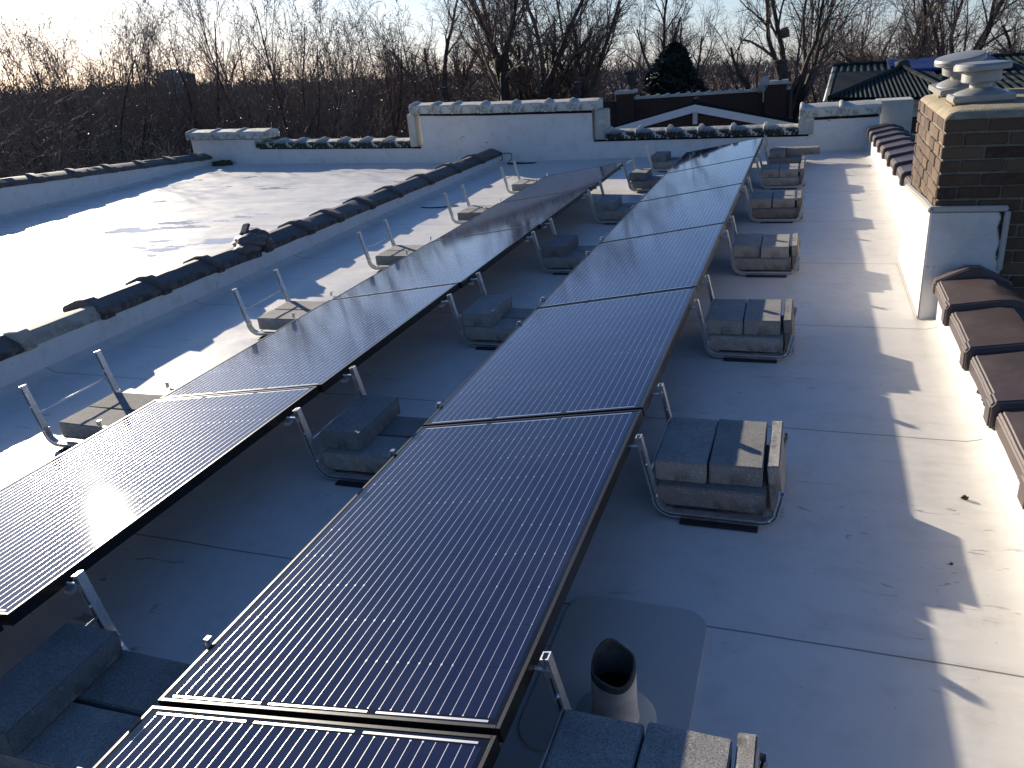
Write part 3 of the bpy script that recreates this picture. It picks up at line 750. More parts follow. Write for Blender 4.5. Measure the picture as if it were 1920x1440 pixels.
# brick parapet terrace with urns
Yb = 30.0
bl = at(1165, 188, Yb); br = at(1482, 168, Yb)
bh = empty('brick_terrace', (0, Yb, -6)); tag(bh, 'long dark brick building with a stone-capped parapet and corner piers behind the gable', 'building')
ang = math.atan2(br.z-bl.z, br.x-bl.x)
def addline(m, x0, x1, z0, z1, zb, y0, y1): m.prism([(x0, zb), (x0, z0), (x1, z1), (x1, zb)], 'y', y0, y1)
zA, zB = bl.z+6, br.z+6
xl = at(640, 200, Yb).x
m = MB(); addline(m, bl.x, br.x, zA, zB, -4, 0, .4); addline(m, br.x-.4, br.x, zB-.01, zB-.01, -4, .41, 9)
m.build('wall', M_BWALL, bh)
m = MB(); addline(m, bl.x, br.x, zA+.10, zB+.10, zA-.0, -.04, .44); m.V = [Vector((v.x, v.y, v.z if v.z > zA+.05 or True else v.z)) for v in m.V]
m = MB(); V = []
def slab(m, x0, z0, x1, z1, h, y0, y1): m.prism([(x0, z0), (x0, z0+h), (x1, z1+h), (x1, z1)], 'y', y0, y1)
slab(m, bl.x, zA+.003, br.x, zB+.003, .07, -.05, .45)
for k in range(16):
    t = (k+.5)/16; x = bl.x+(br.x-bl.x)*t; z = zA+(zB-zA)*t; m.box(x-.05, x+.05, -.06, .46, z+.02, z+.12)
m.build('coping', M_TPALE, bh)
def pier(px, pt, pb, w=.62):
    c = at(px, pt, Yb-.15); b_ = at(px, pb, Yb-.15)
    m = MB(); m.box(c.x-w/2, c.x+w/2, -.3, .35, -2, c.z+6); m.build('pier', M_BWALL, bh)
    m = MB(); m.box(c.x-w/2-.06, c.x+w/2+.06, -.36, .41, c.z+6.003, c.z+6.12); m.build('pier_cap', M_TPALE, bh, bevel=.02)
    return c
p1 = pier(1172, 176, 220); p2 = pier(1455, 158, 220, .7)
def urn(px, pb, s, label):
    b_ = at(px, pb, Yb-.1); m = MB()
    m.lathe([(0, 0), (.16, 0), (.16, .08), (.08, .14), (.07, .28), (.13, .40), (.22, .62), (.25, .74), (.16, .78), (.27, .82), (.27, .90), (.12, .93), (0, .93)], 20)
    m.V = [v*s for v in m.V]; o = m.build('urn', M_URN, None, smooth=True, loc=(b_.x, b_.y, b_.z)); tag(o, label, 'urn', 'stone urns along the roofline behind')
urn(1184, 176, .85, 'dark urn at the left end of the brick parapet, beside the evergreen')
urn(1462, 157, .85, 'dark urn at the right end of the brick parapet, against a tree trunk')
urn(1084, 188, .70, 'small dark urn showing above the right part of the raised end parapet')
urn(835, 196, .70, 'small dark urn showing above the left end of the raised end parapet')
# the long dark roofline the two left urns stand on
q1 = at(780, 196, Yb); q2 = at(1165, 189, Yb)
lb_ = empty('brick_terrace', (0, Yb+.2, -6)); tag(lb_, 'low dark brick building hidden behind the raised end parapet, two small urns above it', 'building')
m = MB(); addline(m, q1.x, q2.x-.05, q1.z+6, q2.z+6, -4, -.4, .0); m.build('wall', M_BWALL, lb_)

# satellite dish
dp = at(1432, 160, Yb-.4)
sd = empty('satellite_dish', (dp.x, dp.y, dp.z-.25)); tag(sd, 'grey satellite dish on the brick parapet, seen nearly edge on', 'satellite dish')
m = MB(); rings = []
for r_ in (.0, .1, .2, .3): rings.append([Vector((r_*r_*.9, r_*math.cos(2*math.pi*i/24)*.9, .25+r_*math.sin(2*math.pi*i/24))) for i in range(24)])
m.loft(rings, True, False); o = m.build('reflector', M_DISH, sd, smooth=True); so = o.modifiers.new('t', 'SOLIDIFY'); so.thickness = .015; o.rotation_euler = (0, R(-15), R(140))
m = MB(); m.tube([(0, 0, -.3), (0, 0, .1), (.02, 0, .22)], .025, 8); m.tube([(0, 0, .02), (-.3, -.1, .18)], .012, 6); m.box(-.34, -.28, -.14, -.06, .14, .24); m.build('mast', M_DISH, sd)

# white house with green tiled roof
Yw = 20.0
wl = at(1480, 185, Yw).x; eR = 12
ev0 = at(1555, 186, Yw-.3); ev1 = at(1920, 186, Yw-.3)
zev = .9
wh = empty('white_house', (6, Yw, -6)); tag(wh, 'white garage-like house with a ribbed dark green tiled hip roof behind the chimney', 'house')
O = Vector((6, Yw, -6))
zt = at(1700, 190, Yw).z; xr = at(1920, 190, Yw).x+4
m = MB(); x0 = at(1652, 200, Yw).x; x1w = at(1686, 230, Yw).x; x2w = at(1758, 230, Yw).x; zw1 = at(1720, 218, Yw).z; zw0 = at(1720, 250, Yw).z
m.box(x0-6, x1w-6, 0, .2, 0, zt+6); m.box(x2w-6, xr-6, 0, .2, 0, zt+6); m.box(x1w-6, x2w-6, 0, .2, 0, zw0+6); m.box(x1w-6, x2w-6, 0, .2, zw1+6, zt+6)
m.box(x0-6, xr-6, .21, 7, 0, zt+5.9); m.build('wall', M_WHITEP, wh)
m = MB(); m.box(x1w-6-.08, x2w-6+.08, -.05, -.003, zw0+6-.08, zw0+6); m.box(x1w-6-.08, x2w-6+.08, -.05, -.003, zw1+6, zw1+6.08); m.box(x1w-6-.08, x1w-6, -.05, -.003, zw0+6, zw1+6); m.box(x2w-6, x2w-6+.08, -.05, -.003, zw0+6, zw1+6)
f_ = m.build('window', M_WHITEP, wh); m = MB(); m.box(x1w-6, x2w-6, .08, .1, zw0+6, zw1+6); m.build('pane', M_GLASS, f_)
e0 = at(1545, 190, Yw-.5)-O; rdg = at(1558, 128, Yw+7)-O; 
zr = rdg.z; xE = xr-6+.5
rdR = at(1920, 116, Yw+7)-O
m = MB(); quad_roof(m, e0, (xE, -.5, at(1920, 190, Yw-.5).z-O.z), (xE, 7, rdR.z+.1), (e0.x+.3, 7, zr), n=46, k=14, amp=.06)
m.build('roof', M_GREENT, wh)
m = MB(); m.tube([Vector((e0.x+.3, 7, zr+.02)).lerp(Vector((xE, 7, rdR.z+.12)), k/40)+Vector((0, 0, .03*(k % 2))) for k in range(41)], .10, 8); m.build('ridge_cap', M_GREENT, wh)
m = MB(); m.tube([Vector((e0.x+.02, -.52, e0.z-.02)).lerp(Vector((e0.x+.32, 7, zr)), k/10) for k in range(11)], .05, 6); m.build('verge_board', M_WHITEP, wh)
m = MB(); m.box(e0.x, xE, -.62, -.5, e0.z-.16, e0.z-.02); m.build('gutter', M_WHITEP, wh)
# front hip
hA = at(1690, 130, Yw+3.2)-O; hl = at(1556, 188, Yw-.9)-O; hr = at(1800, 186, Yw-.9)-O
m = MB(); m.add([hl, hr, hA, hl+Vector((.2, 3, .4)), hr+Vector((-.2, 3, .4))], [(0, 1, 2), (3, 0, 2), (1, 4, 2)])
sa = (hA.x-hl.x)/(hr.x-hl.x); up_ = hA-hl.lerp(hr, sa); V = []; F = []; NC = 104; NK = 10
for i in range(NC+1):
    s = i/NC; fr_ = s/sa if s < sa else (1-s)/(1-sa)
    for j in range(NK+1): V.append(hl.lerp(hr, s)+up_*(fr_*j/NK)+Vector((0, -.02, .02+.05*abs(math.sin(s*26*math.pi)))))
for i in range(NC):
    for j in range(NK): a = i*(NK+1)+j; F.append((a, a+NK+1, a+NK+2, a+1))
m.add(V, F)
m.tube([hl+Vector((0, 0, .05)), hA+Vector((0, 0, .06))], .07, 8); m.tube([hr+Vector((0, 0, .05)), hA+Vector((0, 0, .06))], .07, 8)
m.build('hip_roof', M_GREENT, wh)
m = MB(); lump(m, tuple(hA+Vector((0, 0, .12))), (.22, .15, .12), 3, 2); m.build('hip_finial', M_URN, wh, smooth=True)
# tarpaulin over the ridge
m = MB(); rings = []; N = 24
t0, t1 = at(1663, 126, Yw+6.4)-O, at(1860, 118, Yw+6.4)-O
V = []; F = []
for j in range(7):
    for i in range(N+1):
        s = i/N; x = t0.x+(t1.x-t0.x)*s
        ysl = -3.4+3.4*j/5 if j < 6 else .25
        yy = 7.0+ysl*(1 if s > .12 else .35)
        zz = zr+(rdR.z-zr)*((x-e0.x)/(xE-e0.x))+.17+ysl*((zr-e0.z)/7.5)*(1 if j < 6 else -1)
        V.append((x, yy, zz+.05*noise.noise(Vector((x*1.5, j*.7, 0)))))
for j in range(6):
    for i in range(N): a = j*(N+1)+i; F.append((a, a+1, a+N+2, a+N+1))
tp = mesh_obj('tarpaulin', [Vector(v)+O for v in V], F, M_BLUE, smooth=True); tag(tp, 'blue tarpaulin draped over the ridge of the green tiled roof', 'tarpaulin')
so = tp.modifiers.new('t', 'SOLIDIFY'); so.thickness = .02
# pale chimney stub / boxes at the end of the back wall
m = MB(); a = at(1642, 186, 11.6); b = at(1692, 214, 11.6); m.box(a.x, b.x+.1, 11.3, 11.7, -1.5, a.z); o = m.build('pale_block_pier', M_TPALE, None, bevel=.01); tag(o, 'pale square pier end standing behind the right end of the end parapet', 'pier')

# ---------------------------------------------------------------- everything built so far lives in the roof frame
roof_things = [o for o in bpy.data.objects if o.parent is None]

# ---------------------------------------------------------------- level-frame environment
def terrain():
    V = []; F = []
    rs = [0, 6, 12, 20, 30, 45, 65, 90, 125, 170, 230, 300, 400, 520, 700, 1000, 1600, 3000]; n = 96
    for r_ in rs:
        for i in range(n):
            a = 2*math.pi*i/n; x = r_*math.cos(a); y = r_*math.sin(a)
            z = GROUND+.4*noise.noise(Vector((x*.03, y*.03, 0)))*min(1, r_/20)
            if r_ > 120:
                k = min(1, (r_-120)/350); z += k*(6.0+3.0*noise.noise(Vector((x*.004, y*.004, 5))))
            if r_ > 900: z -= 4
            V.append((x, y, z))
    for k in range(len(rs)-1):
        for i in range(n):
            j = (i+1) % n; F.append((k*n+i, k*n+j, (k+1)*n+j, (k+1)*n+i)) if k else F.append((i, n+j, n+i)[::-1] if 0 else (0, n+i, n+j))
    # drop duplicate centre ring
    o = mesh_obj('ground', V, F, M_GROUND, smooth=True); return tag(o, kind='structure', level=True)
terrain()

# tree growing -----------------------------------------------------------------
class Grow:
    def __init__(s, seed): s.r = random.Random(seed); s.seg = {}; s.tips = []
    def emit(s, lvl, a, b, ra, rb): s.seg.setdefault(lvl, []).append((a, b, ra, rb))
    def branch(s, p, d, L, r0, lvl, P):
        r = s.r; n = P['segs'][lvl]; pts = [p]; rad = [r0]; dirs = [d]
        end = P['taper'][lvl]
        for i in range(n):
            w = P['wob'][lvl]; d = (d+Vector((r.gauss(0, w), r.gauss(0, w), r.gauss(0, w)*.7+P['trop'][lvl]))).normalized()
            q = pts[-1]+d*(L/n); pts.append(q); rad.append(r0*(1-(1-end)*(i+1)/n)); dirs.append(d)
            s.emit(lvl, pts[-2], q, rad[-2], rad[-1])
        if lvl+1 >= len(P['segs']):
            s.tips.append((pts[-1], d)); return
        nc = P['kids'][lvl]; nc = max(1, int(round(nc*r.uniform(.8, 1.2)*(1 if lvl == 0 else min(1.3, .4+.6*L/P['ref'][lvl])))))
        for k in range(nc):
            t = P['start'][lvl]+(1-P['start'][lvl])*((k+r.random())/nc); f = t*n; i = min(n-1, int(f)); u = f-i
            q = pts[i].lerp(pts[i+1], u); rr_ = rad[i]*(1-u)+rad[i+1]*u; dd = dirs[i+1]
            a = r.gauss(P['ang'][lvl], .16); az = k*2.4+r.uniform(-.7, .7)
            o1 = dd.orthogonal().normalized(); o2 = dd.cross(o1); nd = dd*math.cos(a)+(o1*math.cos(az)+o2*math.sin(az))*math.sin(a)
            if nd.z < -.2 and lvl < 3: nd.z *= .2
            LL = L*P['len'][lvl]*(1-.45*t)*r.uniform(.75, 1.25)
            s.branch(q, nd.normalized(), LL, max(P['rmin'], rr_*P['rk'][lvl]), lvl+1, P)
def tubes(segs, minsides=3):
    V = []; F = []
    for a, b, ra, rb in segs:
        d = (b-a).normalized(); o = d.orthogonal().normalized(); q = d.cross(o); n = 3 if ra < .03 else (5 if ra < .12 else 8); base = len(V)
        for p, r_ in ((a, ra), (b, rb)):
            for i in range(n):
                t = 2*math.pi*i/n; V.append(p+(o*math.cos(t)+q*math.sin(t))*r_)
        for i in range(n): j = (i+1) % n; F.append((base+i, base+j, base+n+j, base+n+i))
    return V, F
def leafquads(tips, r, size, prob, V=None, F=None, spread=.1, per=1):
    V = V if V is not None else []; F = F if F is not None else []
    for p, d in tips:
        for _ in range(per):
            if r.random() > prob: continue
            c = p+Vector((r.gauss(0, spread), r.gauss(0, spread), r.gauss(0, spread))); a = Vector((r.gauss(0, 1), r.gauss(0, 1), r.gauss(0, 1))).normalized(); b = a.orthogonal().normalized()
            s_ = size*r.uniform(.6, 1.3); n = len(V); V += [c-a*s_, c+b*s_*.6, c+a*s_, c-b*s_*.6]; F.append((n, n+1, n+2, n+3))
    return V, F
SPREAD = dict(segs=[7, 8, 7, 5, 4, 2], taper=[.55, .30, .3, .3, .4, .5], wob=[.05, .12, .15, .18, .2, .2], trop=[.05, .05, .05, .05, .06, .03],
              kids=[8, 8, 7, 8, 5], ref=[9, 7, 3.5, 1.8, .9], start=[.35, .25, .15, .15, .1], ang=[.65, .60, .65, .7, .75], len=[.95, .62, .60, .58, .55], rk=[.62, .55, .55, .5, .6], rmin=.0048)
VASE = dict(SPREAD, kids=[9, 7, 6, 6, 4], start=[.10, .2, .15, .15, .1], ang=[.48, .42, .5, .6, .7], len=[1.0, .60, .55, .5, .5], wob=[.05, .07, .10, .14, .18, .2], trop=[.05, .08, .08, .08, .06, .03], rk=[.55, .5, .5, .5, .6])
def make_tree(name, seed, P, trunkL, r0, leafp=0, leafmat=None, twigmat=None, lean=(0, 0), leafsize=.04):
    g = Grow(seed); P = dict(P); k = trunkL/9; P['ref'] = [v*k for v in P['ref']]
    g.branch(Vector((0, 0, 0)), Vector((lean[0], lean[1], 1)).normalized(), trunkL, r0, 0, P)
    t = empty(name)
    V, F = tubes(g.seg[0]+g.seg[1]); mesh_obj('trunk', V, F, M_BARK, t, smooth=True)
    V, F = tubes([x for l in (2, 3, 4, 5) for x in g.seg.get(l, [])])
    n0 = len(F); mats = [twigmat or M_TWIG]; mi = None
    if leafp:
        V, F = leafquads(g.tips, g.r, leafsize, leafp, V, F, .05, 2); mats.append(leafmat); mi = [0]*n0+[1]*(len(F)-n0)
    mesh_obj('crown', V, F, None, t, mats=mats, mi=mi)
    return t
T = {
 'spreadA': make_tree('bare_tree', 21, SPREAD, 7.0, .34),
 'spreadB': make_tree('bare_tree', 37, SPREAD, 6.5, .30),
 'vaseA': make_tree('bare_tree', 5, VASE, 6.5, .14, .10, M_LEAF, leafsize=.022),
 'vaseB': make_tree('bare_tree', 9, VASE, 6.0, .125, .0, M_LEAF),
 'russet': make_tree('bare_tree', 14, VASE, 5.0, .13, .25, M_LEAF, M_TWIGR, leafsize=.022),
}
used = set()
def plant(kind, px, dist, top, rz_, label, group, lean=0, wid=1.0, base=GROUND):
    """stand a tree at bearing px, dist metres off, its top reaching image row 'top'"""
    src = T[kind]; h = H[kind]
    if kind in used: o = copy_tree(src)
    else: o = src; used.add(kind)
    p = gplace(px, dist, base); d = gdir(px, top); hz = math.hypot(d.x, d.y); ztop = CAMG.z+d.z/hz*dist
    s = (ztop-base)/h; o.location = p; o.scale = (s*wid, s*wid, s); o.rotation_euler = (0, lean, rz_)
    tag(o, label, 'tree', group, level=True); return o
H = {}
for k, o in T.items():
    H[k] = max(max(v.co.z for v in c.data.vertices) for c in o.children)
GL, GM, GR_ = 'bare trees at the left', 'bare trees behind the end parapet', 'bare trees at the right'
# kind, px, dist, top row (px), turn, label, group
plant('vaseA', 0, 24, 30, .3, 'bare tree at the extreme left edge of the photo', GL, R(3), 1.3)
plant('vaseB', 75, 30, 0, 1.9, 'thin bare tree second from the left edge, many upright stems', GL, 0, 1.3)
plant('vaseA', 150, 27, -20, 3.3, 'bare tree third from the left edge', GL, R(2), 1.1)
plant('vaseA', 205, 31, -60, 5.3, 'tall bare tree with dark clumps in its twigs, left of the grey tower', GL, 0, 1.0)
plant('vaseB', 255, 36, -10, 5.1, 'bare tree just left of the grey tower', GL, R(4), 1.2)
plant('vaseA', -30, 34, 20, 1.4, 'bare tree half out of the frame at the left edge', GL, R(4), 1.2)
plant('vaseA', 300, 42, 30, 0.9, 'fine bare tree rising in front of the grey tower', GL, R(-3), 1.0)
plant('vaseA', 355, 44, -10, 3.9, 'bare tree whose stems cross the sky right of the grey tower', GL, R(2), 1.1)
plant('vaseA', 500, 40, -50, 1.1, 'fine bare tree between two arching ones above the left end of the parapet', GL, R(2), 1.1)
plant('vaseB', 180, 45, 0, 6.0, 'faint bare tree left of the tall one with dark clumps', GL, 0, 1.2)
plant('vaseB', 40, 38, 10, 4.4, 'faint bare tree between the first two at the left edge', GL, R(-3), 1.1)
plant('vaseA', 120, 40, 0, 2.4, 'bare tree standing behind the second and third from the left', GL, R(-3), 1.1)
plant('vaseB', 395, 30, -100, .8, 'fan-shaped bare tree just right of the grey tower', GL, R(-6), 1.2)
plant('vaseA', 455, 36, -80, 2.2, 'slender bare tree above the left pier of the end parapet', GL, 0, 1.1)
plant('vaseB', 530, 28, -130, 4.0, 'bare tree with long arching stems above the low left part of the end parapet', GL, R(-4), 1.1)
plant('vaseA', 590, 33, -40, .4, 'straight bare tree right of the one with long arching stems', GL, R(2), 1.0)
plant('vaseA', 650, 36, -30, 5.5, 'bare tree with seed-dotted twigs left of the raised end parapet', GM, 0, 1.1)
plant('russet', 705, 30, 0, 1.0, 'reddish bare tree rising left of the raised end parapet', GM, 0, 1.2)
plant('vaseB', 770, 38, -30, 2.9, 'thin bare tree above the left end of the raised end parapet', GM, 0, 1.1)
plant('spreadB', 860, 48, -110, .5, 'dark spreading tree left of the group over the raised parapet', GM, 0, 1.0)
plant('spreadA', 955, 38, -230, 1.2, 'big dark spreading tree with thick limbs above the raised parapet', GM, 0, .9)
plant('spreadB', 1015, 42, -190, 3.4, 'dark many-limbed tree right of the big spreading one', GM, R(4), .9)
plant('spreadA', 1090, 40, -80, 4.6, 'low forked tree with arching limbs left of the evergreen', GM, R(5), 1.0)
plant('spreadB', 1262, 50, -170, 5.6, 'bare tree rising directly behind the evergreen', GM, 0, .70)
plant('spreadA', 1488, 36, -220, 2.5, 'tall bare tree with a bird nest left of the green roof', GR_, 0, .75)
plant('vaseB', 1545, 44, -150, .1, 'bare tree leaning right beside the left end of the green roof', GR_, R(8), 1.2)
plant('spreadB', 1690, 46, -170, 1.5, 'bare tree behind the middle of the green roof', GR_, R(-5), .9)
plant('spreadA', 1790, 44, -190, 5.0, 'dark bare tree behind the chimney caps', GR_, 0, .85)
plant('spreadB', 1900, 40, -200, 3.9, 'bare tree at the extreme right edge of the photo', GR_, R(-6), .9)
# bird nest
m = MB(); lump(m, (0, 0, 0), (.28, .28, .22), 3, 2); p = gplace(1462, 37.5, 0); d = gdir(1462, 62); p.z = CAMG.z+d.z/math.hypot(d.x, d.y)*37.5
o = m.build('bird_nest', M_TWIG, None, loc=p); tag(o, 'dark round nest high in the tall bare tree left of the green roof', 'nest', level=True)
# hidden filler trees, smaller, give depth to the wood behind
rf = random.Random(77)
k = 0
names = ['russet', 'vaseB', 'vaseA', 'spreadB']
for i in range(22):
    px = -60+i*95+rf.uniform(-20, 20); dist = rf.uniform(55, 95)
    side = 'left' if px < 640 else ('middle' if px < 1280 else 'right')
    top = rf.uniform(60, 115) if px > 700 else rf.uniform(105, 135)
    plant(names[i % 4], px, dist, top, rf.uniform(0, 6), 'small bare tree in the hazy row of distant trees on the %s of the photo' % side, 'distant bare trees on the %s' % side, 0, 1.3)
for k_, o in T.items():
    if k_ not in used: print('unused tree', k_)

# evergreen --------------------------------------------------------------------
def evergreen():
    g = random.Random(4); t = empty('evergreen_tree'); V = []; F = []
    hgt = 9.5
    for k in range(24000):
        z = 1.0+(hgt-1.0)*g.random()**1.15; rad = 3.0*(1-(z/hgt)**2.4)**.7*(.82+.35*noise.noise(Vector((z*.9, g.random()*.2, 0)))); a = g.uniform(0, 6.283)
        rad *= .8+.45*noise.noise(Vector((math.cos(a)*1.6, math.sin(a)*1.6, z*.7)))
        rr_ = rad*(.45+.6*g.random()**.5); c = Vector((rr_*math.cos(a), rr_*math.sin(a), z)); u = Vector((g.gauss(0, 1), g.gauss(0, 1), g.gauss(0, .6))).normalized(); v = u.orthogonal().normalized(); s_ = g.uniform(.10, .24)
        n = len(V); V += [c-u*s_, c+v*s_*.35, c+u*s_, c-v*s_*.35]; F.append((n, n+1, n+2, n+3))
    mesh_obj('crown', V, F, M_CONIF, t); m = MB(); m.tube([(0, 0, 0), (0, 0, 5), (.1, 0, 9)], [.22, .13, .03], 8); m.build('trunk', M_BARK, t); return t
ev = evergreen(); p = gplace(1264, 44); d = gdir(1264, 78); ztop = CAMG.z+d.z/math.hypot(d.x, d.y)*44
ev.location = p; s_ = (ztop-GROUND)/9.6; ev.scale = (s_*1.25, s_*1.2, s_); tag(ev, 'dark dense evergreen among the bare trees, left of the satellite dish', 'tree', level=True)

# shrubs: the tangled thicket below the eye level ---------------------------------------
def make_shrub(name, seed, twig, leaf, leafp, n=40, hgt=3.2, spread=.9, leafsize=.016):
    P = dict(segs=[5, 5, 4, 2], taper=[.35, .35, .35, .5], wob=[.10, .16, .2, .2], trop=[.03, .04, .03, .02], kids=[8, 6, 4], ref=[3, 1.6, .7], start=[.15, .15, .1],
             ang=[.55, .65, .75], len=[.55, .5, .5], rk=[.6, .55, .6], rmin=.007)
    g = Grow(seed); r = g.r
    for k in range(n):
        a = r.uniform(0, 6.28); t = r.uniform(.0, .75); d = Vector((math.cos(a)*t, math.sin(a)*t, 1)).normalized(); q = r.uniform(0, spread)
        g.branch(Vector((math.cos(a)*q, math.sin(a)*q, 0)), d, hgt*r.uniform(.6, 1.05), .022, 0, P)
    t = empty(name)
    V, F = tubes(g.seg[0]+g.seg[1]); mesh_obj('stems', V, F, twig, t)
    V, F = tubes(g.seg[2]+g.seg.get(3, [])); n0 = len(F); V, F = leafquads(g.tips, r, leafsize, leafp, V, F, .07, 2)
    mesh_obj('crown', V, F, None, t, mats=[twig, leaf], mi=[0]*n0+[1]*(len(F)-n0)); return t
S = {'brown': make_shrub('shrub', 3, M_TWIG, M_LEAF, .55), 'green': make_shrub('shrub', 8, M_TWIG, M_LEAFG, .8, 38, 3.0), 'russet': make_shrub('shrub', 12, M_TWIGR, M_LEAF, .25, 42, 3.3)}
HS = {k: max(max(v.co.z for v in c.data.vertices) for c in o.children) for k, o in S.items()}
usedS = set()
def shrub(kind, px, dist, top, rz_, label, group):
    o = copy_tree(S[kind]) if kind in usedS else S[kind]; usedS.add(kind)
    p = gplace(px, dist); d = gdir(px, top); ztop = CAMG.z+d.z/math.hypot(d.x, d.y)*dist; s = (ztop-GROUND)/HS[kind]
    o.location = p; o.scale = (s*.85, s*.85, s); o.rotation_euler = (0, 0, rz_); tag(o, label, 'shrub', group, level=True)
rs_ = random.Random(31)
# left thicket in rows of depth
for row, (dist, top0, step) in enumerate(((21, 235, 88), (25, 205, 80), (30, 182, 75), (40, 168, 80))):
    px = -120-row*20
    while px < 760:
        kind = rs_.choice(['brown', 'green', 'brown', 'green']) if px < 370 else rs_.choice(['russet', 'brown', 'russet'])
        side = 'far left' if px < 370 else 'left of the raised end parapet'
        shrub(kind, px, dist*rs_.uniform(.93, 1.07), top0+rs_.uniform(-14, 22)-(.022*px), rs_.uniform(0, 6.28),
              'tangled leafless shrub in the thicket beyond the roof, %s' % side, 'thicket shrubs %s' % side)
        px += step*rs_.uniform(.8, 1.2)
for row, (dist, top0, step) in enumerate(((38, 166, 95), (50, 140, 90))):
    px = 740
    while px < 1960:
        kind = rs_.choice(['russet', 'brown'])
        side = 'behind the brick parapet' if px < 1500 else 'behind the green roof'
        shrub(kind, px, dist*rs_.uniform(.95, 1.1), top0+rs_.uniform(-14, 18)-.025*(px-740), rs_.uniform(0, 6.28),
              'brown leafless shrub in the undergrowth %s' % side, 'undergrowth shrubs %s' % side)
        px += step*rs_.uniform(.8, 1.2)

# far woods ----------------------------------------------------------------------------
def far_woods():
    g = random.Random(9); V = []; F = []
    for k in range(1500):
        px = g.uniform(-500, 2400); dist = 110+g.random()**1.2*380; d = gdir(px); h = Vector((d.x, d.y, 0)).normalized(); c = Vector((CAMG.x+h.x*dist, CAMG.y+h.y*dist, 0))
        kk = min(1, max(0, (dist-120)/350)); base = GROUND+kk*6.0; R_ = g.uniform(3.0, 5.5); top = CAMG.z-2.2+g.gauss(0, 1.0)+dist*.0055; zc = top-R_*.9
        for q in range(130):
            u = Vector((g.gauss(0, 1), g.gauss(0, 1), g.gauss(0, 1))).normalized(); rr_ = R_*g.uniform(.5, 1.0)
            p = c+Vector((u.x*rr_, u.y*rr_, zc+u.z*rr_*1.1)); a = (u*.8+Vector((g.gauss(0, .6), g.gauss(0, .6), .5+g.gauss(0, .5)))).normalized(); b = a.orthogonal().normalized(); s_ = g.uniform(.3, .9); w = g.uniform(.04, .10)*(1+dist/300)
            m_ = len(V); V += [p-a*s_, p+b*w, p+a*s_, p-b*w]; F.append((m_, m_+1, m_+2, m_+3))
        for q in range(7):
            a_ = g.uniform(0, 6.28); x = c.x+math.cos(a_)*R_*.7; y = c.y+math.sin(a_)*R_*.7; w = .45; v = Vector((-h.y, h.x, 0))*w
            m_ = len(V); V += [Vector((x, y, base-2))-v, Vector((x, y, base-2))+v, Vector((x, y+.3, zc))+v*.6, Vector((x, y-.3, zc))-v*.6]; F.append((m_, m_+1, m_+2, m_+3))
    o = mesh_obj('far_woods', V, F, M_FAR); tag(o, 'distant brown leafless woodland along the horizon', 'woodland', kind='stuff', level=True)
far_woods()
# undergrowth floor so the ground never shows bare through the thicket
def brush():
    g = random.Random(19); V = []; F = []
    for k in range(42000):
        px = g.uniform(-700, 2300); dist = 14.5+g.random()*60
        if px > 640 and dist < 34: continue
        d = gdir(px); h = Vector((d.x, d.y, 0)).normalized(); c = Vector((CAMG.x+h.x*dist, CAMG.y+h.y*dist, GROUND+g.random()**1.2*(3.4 if dist < 22 else 5.0)))
        a = Vector((g.gauss(0, 1), g.gauss(0, 1), g.gauss(0, 1)+.5)).normalized(); b = a.orthogonal().normalized(); s_ = g.uniform(.06, .5); w = .012+.03*(s_ < .12)
        m_ = len(V); V += [c-a*s_, c+b*w, c+a*s_, c-b*w]; F.append((m_, m_+1, m_+2, m_+3))
    o = mesh_obj('undergrowth', V, F, M_LEAF); tag(o, 'tangle of brambles and dead leaves filling the thicket floor', 'undergrowth', kind='stuff', level=True)
brush()
# grey tower
tw = gplace(324, 130); d = gdir(324, 135); zt_ = CAMG.z+d.z/math.hypot(d.x, d.y)*130
twe = empty('tower_block', tw, (0, 0, R(20))); tag(twe, 'pale grey tower far off above the thicket, left of the fan-shaped trees', 'building', level=True)
m = MB(); m.box(-1.7, 1.7, -1.7, 1.7, 0, zt_-GROUND); m.box(-.9, .9, -.9, .9, zt_-GROUND, zt_-GROUND+.35); m.build('wall', M_SLAB, twe)
m = MB()
for k in range(-1, 2):
    m.box(k*1.0-.06, k*1.0+.06, -1.74, -1.701, 0, zt_-GROUND-.2)
m.build('pilaster', M_SLAB, twe)
m = MB(); m.box(1.9, 2.9, -.6, .6, 0, zt_-GROUND-.3); m.build('foliage_box', M_BWALL, twe)  # dark box standing in for foliage beside the tower

# ---------------------------------------------------------------- put the roof frame into the level frame
for o in roof_things:
    if o.get('level_frame'): continue
    M0 = Matrix.LocRotScale(o.location, o.rotation_euler, o.scale)
    M1 = G4 @ M0; o.rotation_mode = 'XYZ'
    l, q, s = M1.decompose(); o.location = l; o.rotation_euler = q.to_euler(); o.scale = s
for o in bpy.data.objects:
    if 'level_frame' in o: del o['level_frame']

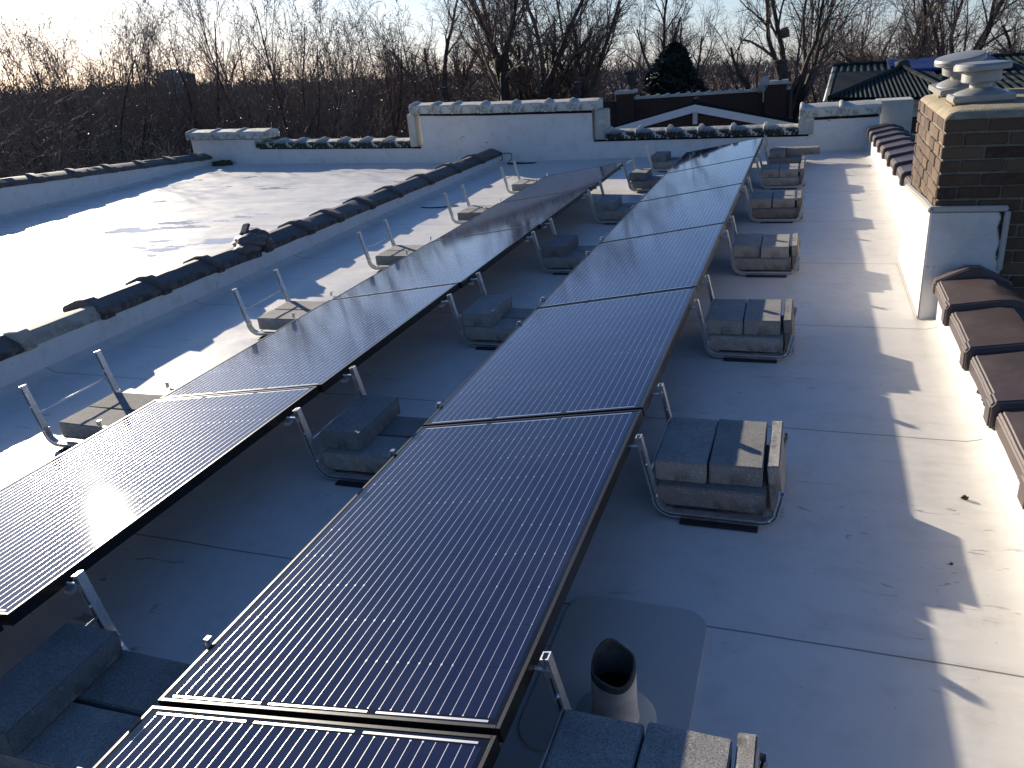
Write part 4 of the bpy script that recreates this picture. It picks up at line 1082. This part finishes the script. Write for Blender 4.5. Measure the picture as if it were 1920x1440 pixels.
# ---------------------------------------------------------------- camera, light, sky
cd = bpy.data.cameras.new('Camera'); co = bpy.data.objects.new('Camera', cd); col.objects.link(co)
cd.sensor_width = 36; cd.lens = FPX/1920*36; cd.clip_end = 6000; cd.clip_start = .05
MR = Matrix((CR, CU, -CF)).transposed()
co.matrix_world = Matrix.Translation(CAMG) @ (G @ MR).to_4x4()
scene.camera = co
sg = (G @ SUN).normalized()
ld = bpy.data.lights.new('Sun', 'SUN'); lo = bpy.data.objects.new('Sun', ld); col.objects.link(lo)
ld.energy = 5.0; ld.angle = R(.53); ld.color = (1.0, .885, .72)
lo.rotation_euler = (-sg).to_track_quat('-Z', 'Y').to_euler()
w = bpy.data.worlds.new('World'); scene.world = w; w.use_nodes = True
nt = w.node_tree; sk = nt.nodes.new('ShaderNodeTexSky'); sk.sky_type = 'NISHITA'; sk.sun_disc = False
sk.sun_elevation = math.asin(sg.z); sk.sun_rotation = math.atan2(sg.x, sg.y) % (2*math.pi); sk.altitude = 50
sk.air_density = 1.0; sk.dust_density = .35; sk.ozone_density = 3.0
geo = nt.nodes.new('ShaderNodeTexCoord'); sp_ = nt.nodes.new('ShaderNodeSeparateXYZ'); nt.links.new(geo.outputs['Generated'], sp_.inputs[0])
cr_ = nt.nodes.new('ShaderNodeValToRGB'); nt.links.new(sp_.outputs[2], cr_.inputs[0])      # thin whitish haze low down, deep blue above
e_ = cr_.color_ramp.elements; e_[0].position = .0; e_[0].color = (.42, .47, .74, 1); e2_ = e_.new(.07); e2_.color = (.50, .475, .56, 1); e_ = [e_[0], e_[2]]; e_[1].position = .40; e_[1].color = (.29, .375, .515, 1)
mx_ = nt.nodes.new('ShaderNodeMix'); mx_.data_type = 'RGBA'; mx_.blend_type = 'MULTIPLY'; mx_.inputs[0].default_value = 1
nt.links.new(sk.outputs[0], mx_.inputs[6]); nt.links.new(cr_.outputs[0], mx_.inputs[7])
nt.links.new(mx_.outputs[2], nt.nodes['Background'].inputs[0]); nt.nodes['Background'].inputs[1].default_value = .15
scene.view_settings.view_transform = 'Standard'; scene.view_settings.look = 'None'; scene.view_settings.exposure = 0.9; scene.view_settings.gamma = 1
print('objects', len(bpy.data.objects), 'sun elev', math.degrees(math.asin(sg.z)))
